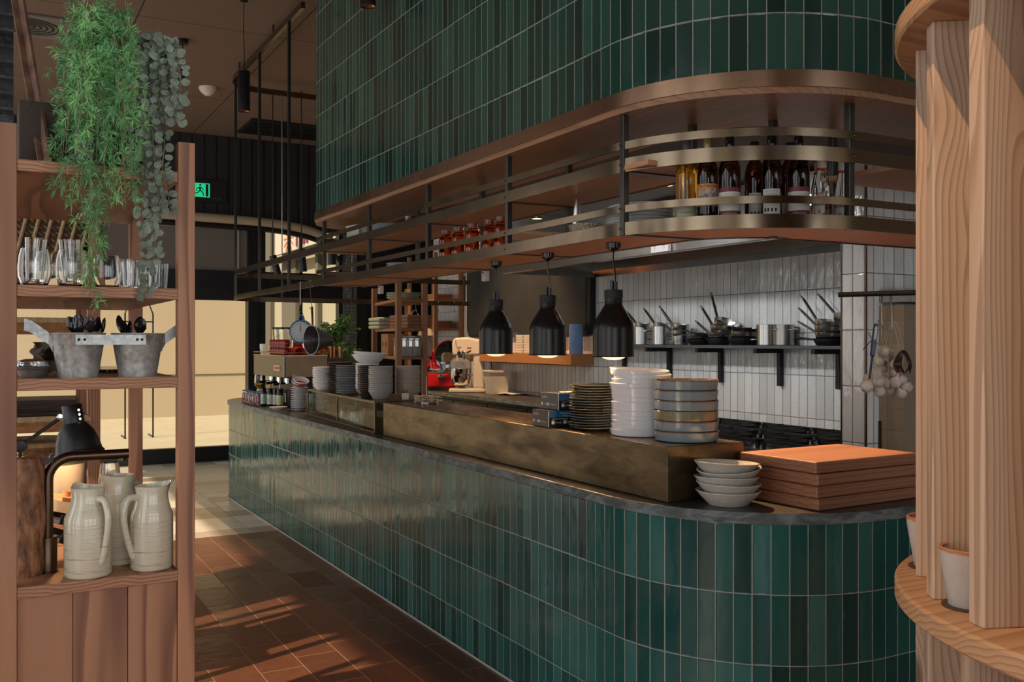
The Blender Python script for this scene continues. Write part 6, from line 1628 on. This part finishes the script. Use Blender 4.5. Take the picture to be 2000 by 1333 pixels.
# thick timber wall shelf
solo(MB().box(0, .255, 0, 2.35, 0, .105), 'wall_shelf', M['larch'], 'thick orange timber shelf on the tiled wall under the chalkboard', 'shelf', (4.843, 7.60, 1.300), bevel=.004)
WZ = 1.4055
t = thing('paper_roll', 'standing roll of blue paper towel at the right end of the wall shelf', 'paper roll', (4.935, yat(1125, 4.935), WZ))
MB().lathe([(.02, 0), (.064, 0), (.066, .003), (.066, .285), (.064, .288), (.02, .288), (.02, 0)], 36).build('roll', M['blueroll'], t); MB().tube([(.0655, 0, 0), (.0675, .004, .14), (.0655, 0, .287)], .0015, 5).build('loose_edge', M['blueroll'], t)
bx = None
for k in range(7):
    for j in range(2):
        lab = 'cream takeaway container, ' + ordn(6 - k, 7, ('left' if j else 'right') + ' stack on the wall shelf')
        loc = (4.955, yat(1038 if j == 0 else 1023, 4.955), WZ + k * .0272)
        if bx is None: bx = solo(MB().prism(rrect(.13, .13, .02), 0, .026, T(-.065, -.065, 0)), 'takeaway_container', M['plastic'], lab, 'container', loc, .05, 'takeaway containers', bevel=.003)
        else: dup(bx, lab, loc, .05 + .03 * (k % 2))
t = thing('utensil_cup', 'white cup of thin utensils between the containers and farthest heat lamp', 'cup', (4.95, yat(1007, 4.95), WZ)); MB().lathe([(0, 0), (.04, 0), (.048, .11), (.045, .11), (.038, .004), (0, .004)], 28).build('cup', M['white_plate'], t)
for k in range(5): MB().tube([(0, .01 * k - .02, .01), (0, .018 * k - .036, .22 - .02 * (k % 2))], .003, 6).build('utensil', M['zinc'], t)
t = thing('tube_rack', 'chrome rack of three upright tubes behind the farthest heat lamp', 'rack', (4.96, yat(955, 4.96), WZ)); MB().box(-.03, .03, -.11, .11, 0, .012).build('base', M['chrome'], t)
for k in range(3): MB().tube(bez([(0, -.07 + .07 * k, .01), (0, -.07 + .07 * k, .30), (-.0, -.055 + .07 * k, .335), (0, -.04 + .07 * k, .30)], 5), .010, 10).build('tube', M['chrome'], t)

# planetary mixer
P = at(912, 766, 10.75); P.z = TOP
t = thing('planetary_mixer', 'cream planetary mixer with a steel bowl on the back bench', 'mixer', P, -HD)
CR = M['cream']
MB().prism([(-.20, -.11), (-.16, -.13), (.2, -.12), (.22, -.09), (.22, .09), (.2, .12), (-.16, .13), (-.20, .11)], 0, .045).build('base', CR, t, .012)
MB().box(.07, .20, -.075, .075, .04, .46).build('column', CR, t, .03)
H_ = MB().prism([(-.16, .42), (-.165, .56), (-.14, .615), (.0, .625), (.14, .60), (.21, .54), (.22, .42)], -.09, .09, Matrix(((1, 0, 0, 0), (0, 0, 1, 0), (0, 1, 0, 0), (0, 0, 0, 1)))).build('head', CR, t, .025, segs=4)
b = MB(); ff = lambda X, Z: (lambda x, y, z: (X + x, -.0915, Z + y))
text_mb('STOP', .022, ff(-.085, .505), b, bold=.001); text_mb('SPEED', .020, ff(.03, .500), b, bold=.001); b.build('red_lettering', M['redink'], t)
b = MB(); b.box(-.105, -.065, -.093, -.0905, .425, .465); b.box(-.095, -.08, -.093, -.0905, .475, .487); b.tube([(.0, -.092, .45), (.05, -.092, .475)], .006, 6); b.build('switch_plate', M['ink'], t)
MB().lathe([(0, .03), (.018, .028), (.022, 0)], 18, T(-.035, -.09, .46) @ RX(PI / 2)).build('dial_knob', M['chrome'], t)
MB().box(-.17, -.155, -.03, .0, .575, .59).build('red_badge', M['redink'], t)
MB().lathe([(0, .0), (.05, .005), (.10, .05), (.115, .12), (.118, .215), (.121, .218), (.114, .216), (.11, .12), (.095, .055), (0, .012)], 40, T(-.07, 0, .055)).build('steel_bowl', M['chrome'], t)
MB().tube([(-.19, 0, .19), (-.06, -.13, .20), (.04, -.06, .20), (.08, 0, .2)], .008, 8).build('bowl_arm', M['steel'], t)
MB().lathe([(0, .36), (.05, .36), (.055, .42), (0, .42)], 24, T(-.07, 0, 0)).build('planetary_hub', M['chrome'], t)
b = MB()
for k in range(7):
    a = k * PI / 7; b.tube(bez([(-.07, 0, .36), (-.07 + .06 * cos(a), .06 * sin(a), .27), (-.07 + .05 * cos(a), .05 * sin(a), .17), (-.07, 0, .12)], 5), .002, 5)
b.build('whisk', M['chrome'], t)
MB().lathe([(.118, .22), (.118, .30), (.08, .345), (.078, .345), (.116, .30), (.116, .22)], 30, T(-.07, 0, .05)).build('bowl_guard', M['clearplastic'], t)
MB().tube(bez([(.21, -.03, .43), (.27, -.05, .36), (.29, -.06, .2), (.33, -.08, .02), (.42, -.1, .006)], 6), .006, 8).build('power_cord', M['blackgloss'], t)
# meat slicer
P = at(862, 758, 11.3); P.z = TOP
t = thing('meat_slicer', 'red meat slicer with a big round steel blade guard left of the mixer', 'slicer', P, -HD)
RD = M['redpaint']
MB().prism(rrect(.36, .26, .05), .035, .20, T(-.19, -.13, 0)).build('base', RD, t, .02, segs=4); MB().box(-.19, .17, -.12, .12, 0, .035).build('feet', M['black'], t, .01); MB().box(-.2, .18, -.13, .13, .20, .222).build('deck', M['chrome'], t, .008)
MB().lathe([(0, .03), (.035, .028), (.04, .01), (.04, 0)], 24, T(.01, -.13, .16) @ RX(PI / 2)).build('thickness_knob', M['chrome'], t)
MB().lathe([(0, .03), (.10, .035), (.185, .02), (.19, 0), (.185, -.02), (0, -.03)], 48, T(.10, .06, .40) @ RX(PI / 2 - .15) @ RY(.25)).build('blade_guard', M['chrome'], t)
MB().tube([(.10 + .192 * cos(a), .055 - .02 * sin(a), .40 + .192 * sin(a)) for a in [1.6 + k * .1 for k in range(20)]], .006, 6).build('red_rim', RD, t)
MB().box(-.16, -.02, -.10, .02, .222, .242, RY(.1)).build('carriage', M['steel'], t, .004); MB().tube([(-.10, -.08, .24), (-.12, -.09, .36)], .01, 8).build('carriage_arm', M['chrome'], t); MB().lathe([(0, -.02), (.02, -.01), (.022, .005), (.014, .02), (0, .022)], 18, T(-.12, -.09, .375)).build('carriage_knob', M['blackgloss'], t)
solo(MB().lathe([(0, .0), (.07, .006), (.10, .03), (.108, .045), (.104, .045), (.095, .032), (.06, .012), (0, .006)], 36), 'red_bowl', RD, 'round red and steel bowl standing on edge on the meat slicer', 'bowl', P + RZ(-HD) @ Vector((-.10, .07, .335)), rot=(1.25, 0, -.3))
P = at(970, 770, 10.35); P.z = TOP
t = thing('white_bucket', 'square cream plastic tub on the back bench right of the mixer', 'tub', P, -HD + .35)
b = MB()
def sq(h, z): return [(-h, -h, z), (h, -h, z), (h, h, z), (-h, h, z)]
b.add(sq(.095, 0) + sq(.118, .24) + sq(.126, .24) + sq(.126, .262) + sq(.120, .262) + sq(.092, .006), [(3, 2, 1, 0)] + [(4 * r + k, 4 * r + (k + 1) % 4, 4 * r + 4 + (k + 1) % 4, 4 * r + 4 + k) for r in range(5) for k in range(4)] + [(20, 21, 22, 23)])
b.build('tub', M['plastic'], t, .008)
b = MB(); n = 6
b.add([((i / n - .5) * .42, (j / n - .5) * .2, .006 + .008 * (sin(i * 2.1) * cos(j * 1.7) + 1)) for j in range(n + 1) for i in range(n + 1)], [(j * (n + 1) + i, j * (n + 1) + i + 1, (j + 1) * (n + 1) + i + 1, (j + 1) * (n + 1) + i) for j in range(n) for i in range(n)], None, True)
P = at(1012, 768, 10.2); P.z = TOP + .002
solo(b, 'folded_cloth', M['labelwhite'], 'crumpled white cloth on the back bench right of the tub', 'cloth', P, -HD, solid=.004)

# timber kitchen racks
TM = M['timber']
def krack(name, lab, pts, h, shelves, ph=.045):
    t = thing(name, lab, 'rack', (pts[0][0], pts[0][1], 0))
    ox, oy = pts[0]
    for x, y in pts: MB().box(x - ox - ph / 2, x - ox + ph / 2, y - oy - ph / 2, y - oy + ph / 2, 0, h).build('post', TM, t)
    for z in shelves:
        b = MB(); b.prism([(x - ox, y - oy) for x, y in pts], z, z + .025); b.build('shelf', M['larch_t'], t)
    return t
KA = [(3.145, 7.745), (3.466, 7.911), (3.68, 8.82), (3.353, 8.888)]
krack('kitchen_rack', 'open timber kitchen rack with crates and tubs behind the bowl stacks', KA, 2.05, (.45, .93, 1.365, 1.62, 1.88))
KB = [(4.72, 10.45), (5.06, 10.45), (5.06, 11.25), (4.72, 11.25)]
krack('wall_rack', 'timber wall rack of stacked boards beside the chalkboard', KB, 2.6, (1.30, 1.66, 2.02))
def kbox(nm, lab, cat, loc, s, m, rz=-.1, g=None): return solo(MB().box(-s[0], s[0], -s[1], s[1], 0, s[2]), nm, m, lab, cat, loc, rz, g, bevel=.006)
o = kbox('wooden_crate', 'orange wooden crate with two dark cutouts on the kitchen rack', 'crate', (3.42, 8.52, 1.3905), (.10, .12, .21), M['larch'])
b = MB(); [b.box(-.1015, -.1, y - .012, y + .012, .09, .13) for y in (-.05, .05)]; b.build('cutout', M['black'], o)
tb = None
for k, (x, y) in enumerate(((3.205, 7.86), (3.285, 7.90), (3.365, 7.945), (3.445, 7.985))):
    lab = 'clear square tub of dry goods on the kitchen rack, %s from the left' % ('first', 'second', 'third', 'fourth')[k]
    if tb is None:
        tb = thing('storage_tub', lab, 'tub', (x, y, 1.3905), -.2 + .65, 'clear tubs on the kitchen rack')
        MB().box(-.04, .04, -.04, .04, 0, .15).build('tub', M['clearplastic'], tb, .008); MB().box(-.036, .036, -.036, .036, .004, .09).build('contents', M['plastic'], tb); MB().box(-.043, .043, -.043, .043, .15, .165).build('lid', M['clearplastic'], tb, .004)
    else: dup(tb, lab, (x, y, 1.3905), .45)
fp = None
for k in range(3):
    lab = 'folded pale green cloth, ' + ordn(2 - k, 3, 'pile on the kitchen rack')
    if fp is None: fp = solo(MB().box(-.12, .12, -.14, .14, 0, .035), 'folded_towel', M['sage'], lab, 'towel', (3.36, 8.62, 1.646), group='folded towels', bevel=.015, segs=3)
    else: dup(fp, lab, (3.36, 8.62, 1.646 + .037 * k))
lg = None
for k in range(4):
    lab = 'rough brown wooden serving board, ' + ordn(3 - k, 4, 'pile on the kitchen rack')
    if lg is None: lg = solo(MB().box(-.13, .13, -.17, .17, 0, .03), 'serving_plank', M['fir_y'], lab, 'board', (3.42, 8.12, 1.646), .1, 'serving boards', bevel=.006)
    else: dup(lg, lab, (3.42, 8.12, 1.646 + .031 * k), .1 + .04 * (k % 2))
for k in range(3): dup(lg, 'brown wooden board, ' + ordn(2 - k, 3, 'pile on the wall rack'), (4.88, 10.75, 1.686 + .031 * k), .05 * k, 'boards on the wall rack')
for k in range(2): dup(lg, 'brown wooden board, ' + ('upper' if k else 'lower') + ' of two high on the wall rack', (4.88, 10.75, 2.046 + .031 * k), .05 * k, 'boards high on the wall rack')
ys = None
for k in range(3):
    lab = 'cream platter, ' + ordn(2 - k, 3, 'pile atop the kitchen rack')
    if ys is None: ys = solo(plate(.16, .03, .6), 'cream_platter', M['sage'], lab, 'platter', (3.38, 8.2, 1.906), group='cream platters')
    else: dup(ys, lab, (3.38, 8.2, 1.906 + .02 * k))
sp_ = None
for k, (x, y) in enumerate(((4.84, 10.62), (4.84, 10.80), (4.86, 11.0))):
    lab = 'turned wooden pot on the low shelf of the wall rack, ' + ('nearest', 'middle one', 'farthest')[k]
    if sp_ is None: sp_ = solo(MB().lathe([(0, 0), (.045, 0), (.06, .05), (.05, .11), (.03, .12), (0, .12)], 26), 'wooden_pot', M['larch'], lab, 'pot', (x, y, 1.3255), group='wooden pots')
    else: dup(sp_, lab, (x, y, 1.3255))
bn = thing('clear_bin', 'large clear plastic bin on the wall rack behind the hanging sieve', 'bin', (4.86, 10.6, 1.46)); bn.location = (3.52, 8.22, 1.3905)
MB().box(-.09, .09, -.16, .16, 0, .17).build('bin', M['clearplastic'], bn, .01); MB().box(-.095, .095, -.165, .165, .17, .19).build('lid', M['clearplastic'], bn, .006)
# potted ficus in the far corner by the window
t = thing('ficus', 'leafy potted ficus by the far window behind the espresso machine', 'plant', (3.72, 11.35, 0))
MB().lathe([(0, 0), (.16, 0), (.2, .40), (.19, .40), (.17, .37), (0, .37)], 32).build('pot', M['blackmetal'], t)
rr = random.Random(13); tr, lf = MB(), MB()
tr.tube([(0, 0, .36), (.02, .01, 1.0), (0, 0, 1.6)], [.018, .014, .010], 8)
for k in range(34):
    a = rr.uniform(0, 2 * PI); z0 = rr.uniform(1.0, 1.6); R_ = rr.uniform(.12, .34); z1 = z0 + rr.uniform(-.1, .42)
    Q = bez([(0, 0, z0), (R_ * .5 * cos(a), R_ * .5 * sin(a), (z0 + z1) / 2 + .1), (R_ * cos(a), R_ * sin(a), z1)], 6); tr.tube(Q, .003, 5)
    for q in Q[2:]:
        for j in range(6):
            n_ = Vector((rr.gauss(0, 1), rr.gauss(0, 1), rr.gauss(0, 1))).normalized(); d_ = Vector((rr.gauss(0, 1), rr.gauss(0, 1), rr.gauss(-.5, .7))).normalized(); w_ = d_.cross(n_).normalized() * .015
            p = q + d_ * .012; lf.add([p, p + d_ * .03 + w_, p + d_ * .072 + Vector((0, 0, -.014)), p + d_ * .03 - w_], [(0, 1, 2, 3)])
tr.build('trunk', M['stem'], t); lf.build('foliage', M['leaf'], t)
# garlic and chillies hanging by the oven
t = thing('hanging_rail', 'short black tube rail across the tiled pier with hooks', 'rail', (3.73, 3.36, 1.762))
b = MB(); b.tube([(0, 0, 0), (.15, -.40, -.002)], .013, 16, caps=False); b.tube([(0, 0, 0), (.15, -.40, -.002)], .011, 16, caps=False); b.build('tube', M['blackmetal'], t)
b = MB(); b.tube([(.145, -.39, 0), (.145, -.39, .757)], .008, 8); b.build('drop_rod', M['blackmetal'], t)
def meat(lab, px, z, lo, rz):
    P = at(px, 577, z); t = solo(MB().tube(bez([(0, .004, .012), (0, -.012, .016), (0, -.016, 0), (0, 0, -.05), (0, .01, -lo), (.018, .0, -lo - .022), (.05, -.004, -lo + .012), (.06, 0, -lo + .035)], 5), .0035, 8), 'butcher_hook', M['zinc'], lab, 'hook', P, rz, 'hooks on the black rail'); return P
def garlic(lab, loc, s, rot, p=[None]):
    if p[0]: return dup(p[0], lab, loc, rot, scale=s)
    t = p[0] = thing('garlic_bulb', lab, 'garlic', loc, 0, 'garlic bulbs'); t.rotation_euler = rot; t.scale = (s,) * 3
    n = 24; pf = [(0, -.026), (.012, -.026), (.026, -.014), (.030, 0), (.024, .015), (.012, .026), (.006, .034), (.0035, .05), (0, .052)]
    b = MB(); b.lathe(pf, n)
    for i, v in enumerate(b.v):
        a = math.atan2(v[1], v[0]); k = 1 - .10 * abs(cos(a * 3.5)) ** 3; b.v[i] = (v[0] * k, v[1] * k, v[2])
    b.build('bulb', M['garlic'], t); MB().lathe([(0, -.029), (.007, -.028), (.009, -.025)], 12).build('root', M['straw'], t); return t
meat('long steel butcher hook on the black rail holding the blue thermometer', 1722, 4.62, .215, 2.2); meat('long steel butcher hook on the black rail holding the garlic strings', 1741, 4.58, .155, 2.4)
rr = random.Random(17)
names = [(1727, 686), (1734, 697), (1718, 706), (1739, 709), (1722, 720), (1750, 712), (1710, 729), (1727, 735), (1716, 745), (1706, 752), (1729, 748), (1717, 765), (1741, 765), (1762, 742), (1748, 747), (1754, 760), (1770, 756), (1760, 769), (1697, 741), (1693, 755), (1747, 729)]
zz = []
for k, (px, py) in enumerate(names):
    z = 4.60 + rr.uniform(-.04, .05) - (.03 if py > 740 else 0); ln = 'left' if px < 1743 else 'right'
    sub = [q for q in names if (q[0] < 1743) == (px < 1743)]; i = sorted(sub, key=lambda q: q[1]).index((px, py))
    garlic('papery garlic bulb in the %s string, %s from its top' % (ln, ('first', 'second', 'third', 'fourth', 'fifth', 'sixth', 'seventh', 'eighth', 'ninth', 'tenth', 'eleventh', 'twelfth', 'thirteenth', 'fourteenth')[i]), at(px, py, z), rr.uniform(.85, 1.15), (rr.uniform(-.9, .9) + (2.6 if k % 3 == 0 else 0), rr.uniform(-.6, .6), rr.uniform(0, 6)))
t = thing('chilli_bunch', 'bunch of dark dried chillies hanging right of the garlic', 'chillies', at(1764, 705, 4.52))
b = MB()
for k in range(16):
    a = rr.uniform(0, 6.28); b.tube(bez([(0, 0, .05), (.025 * cos(a), .025 * sin(a), .02), (.04 * cos(a), .04 * sin(a), -.02), (.03 * cos(a + .6), .03 * sin(a + .6), -.06)], 4), [.003] + [.007] * 8 + [.006, .004, .003, .001], 6)
b.build('chillies', M['chilli'], t); MB().tube(bez([(-.03, -.01, -.01), (-.035, -.012, -.035), (-.03, -.012, -.06)], 4), [.004, .006, .006, .006, .005, .004, .003, .002, .001], 6).build('red_chilli', M['redink'], t); MB().tube([(0, 0, .05), (-.03, 0, .15), (-.05, .01, .19)], .003, 6).build('stalk', M['straw'], t)
t = thing('garlic_string', 'plaited straw strings the garlic bulbs hang on', 'string', at(1744, 640, 4.59)); o0 = at(1744, 640, 4.59)
b = MB()
for tp in ((1722, 700), (1735, 740), (1752, 700), (1758, 740), (1730, 690)): b.tube(bez([(0, 0, .02), (at(tp[0], (640 + tp[1]) / 2, 4.58) - o0) + Vector((.005, 0, 0)), at(tp[0], tp[1], 4.58) - o0], 5), .003, 5)
b.build('straw', M['straw'], t)
P = at(1703, 700, 4.50)
t = thing('probe_thermometer', 'blue-handled probe thermometer hanging from the butcher hook left of the garlic', 'thermometer', P, -HD)
TM_ = RY(.12)
MB().box(-.011, .011, -.008, .008, .01, .165, TM_).build('handle', M['navy'], t, .005); MB().box(-.006, .006, -.0095, -.0075, .09, .15, TM_).build('display', M['labelwhite'], t); MB().tube([TM_ @ Vector((0, 0, .01)), TM_ @ Vector((0, 0, -.10))], .006, 8).build('sheath', M['boxblack'], t); MB().tube([TM_ @ Vector((-.008, 0, .09)), Vector((-.042, 0, .04))], .002, 6).build('probe', M['chrome'], t)
# ------------------------------------------------------------------ camera, light
cam = bpy.data.cameras.new('camera'); co_ = bpy.data.objects.new('camera', cam); COL.objects.link(co_)
cam.sensor_width = 36; cam.sensor_fit = 'HORIZONTAL'; cam.lens = 36 * 1850 / 2000; cam.clip_start = .05; cam.clip_end = 200
co_.location = (0, 0, 1.53); co_.rotation_euler = (PI / 2, 0, -math.atan(1023 / 1850))
SC.camera = co_
# daylight through the rear, left-hand and far windows
for x in (-1.4, 1.0, 3.4): light('rear_window_light', 'AREA', (x, -3.75, 1.9), 58, COOL, shape='RECTANGLE', size=2.0, size_y=3.0, target=(x, 5, 1.7))
for y, e in ((-.1, 38), (2.9, 38), (5.9, 26), (8.5, 14), (10.8, 40)): light('left_window_light', 'AREA', (-3.3, y, 2.0), e, COOL, shape='RECTANGLE', size=2.3, size_y=3.2, target=(3, y, 1.6))
sun = light('sun', 'SUN', (0, 0, 10), 7, (1, .80, .58), angle=.012)
sun.rotation_euler = Vector((.80, .30, -.63)).to_track_quat('-Z', 'Y').to_euler()
wd = bpy.data.worlds.new('world'); SC.world = wd; wd.use_nodes = True
bg = wd.node_tree.nodes['Background']; bg.inputs[0].default_value = (1, .93, .84, 1); bg.inputs[1].default_value = .95
# lamps of the room, and an added fill for the kitchen wall
for x, y, e in ((3.3, 3.3, 6), (3.4, 4.6, 14), (3.5, 6.0, 26)): spot((x, y, 2.50), (x + .1, y, 0), e, 125)
for y in (4.5, 5.4, 6.3): spot((3.0, y, 2.46), (5.1, y + .1, 1.5), 34, 95, (.93, .97, 1), .8, .05)  # unseen cool fill, added to brighten the white tiled wall
spot((3.9, 8.4, 3.9), (4.75, 8.9, .95), 480, 60); spot((3.0, 8.9, 3.9), (2.5, 8.4, .95), 260, 50); spot((2.9, 6.9, 3.9), (2.4, 6.3, 1.1), 230, 45)
spot((3.6, 10.4, 3.9), (4.2, 10.6, 1.2), 110, 60)
for y in (8.5, 6.0): spot((1.0, y, 4.0), (1.0, y + .01, 0), 25, 60)
spot((.35, .95, 4.05), (1.75, 1.15, 1.0), 230, 30, (1, .62, .34), .2, .015)
spot((2.58, 3.35, 2.50), (2.66, 2.52, 1.0), 330, 44, (1, .60, .30), .4, .02)
spot((.75, 1.4, 3.95), (.25, 2.72, 2.0), 55, 26, (.9, 1, .95), .7)
SC.view_settings.view_transform = 'Standard'; SC.view_settings.look = 'None'; SC.view_settings.gamma = 1; SC.view_settings.exposure = 0
SC.view_settings.use_curve_mapping = False
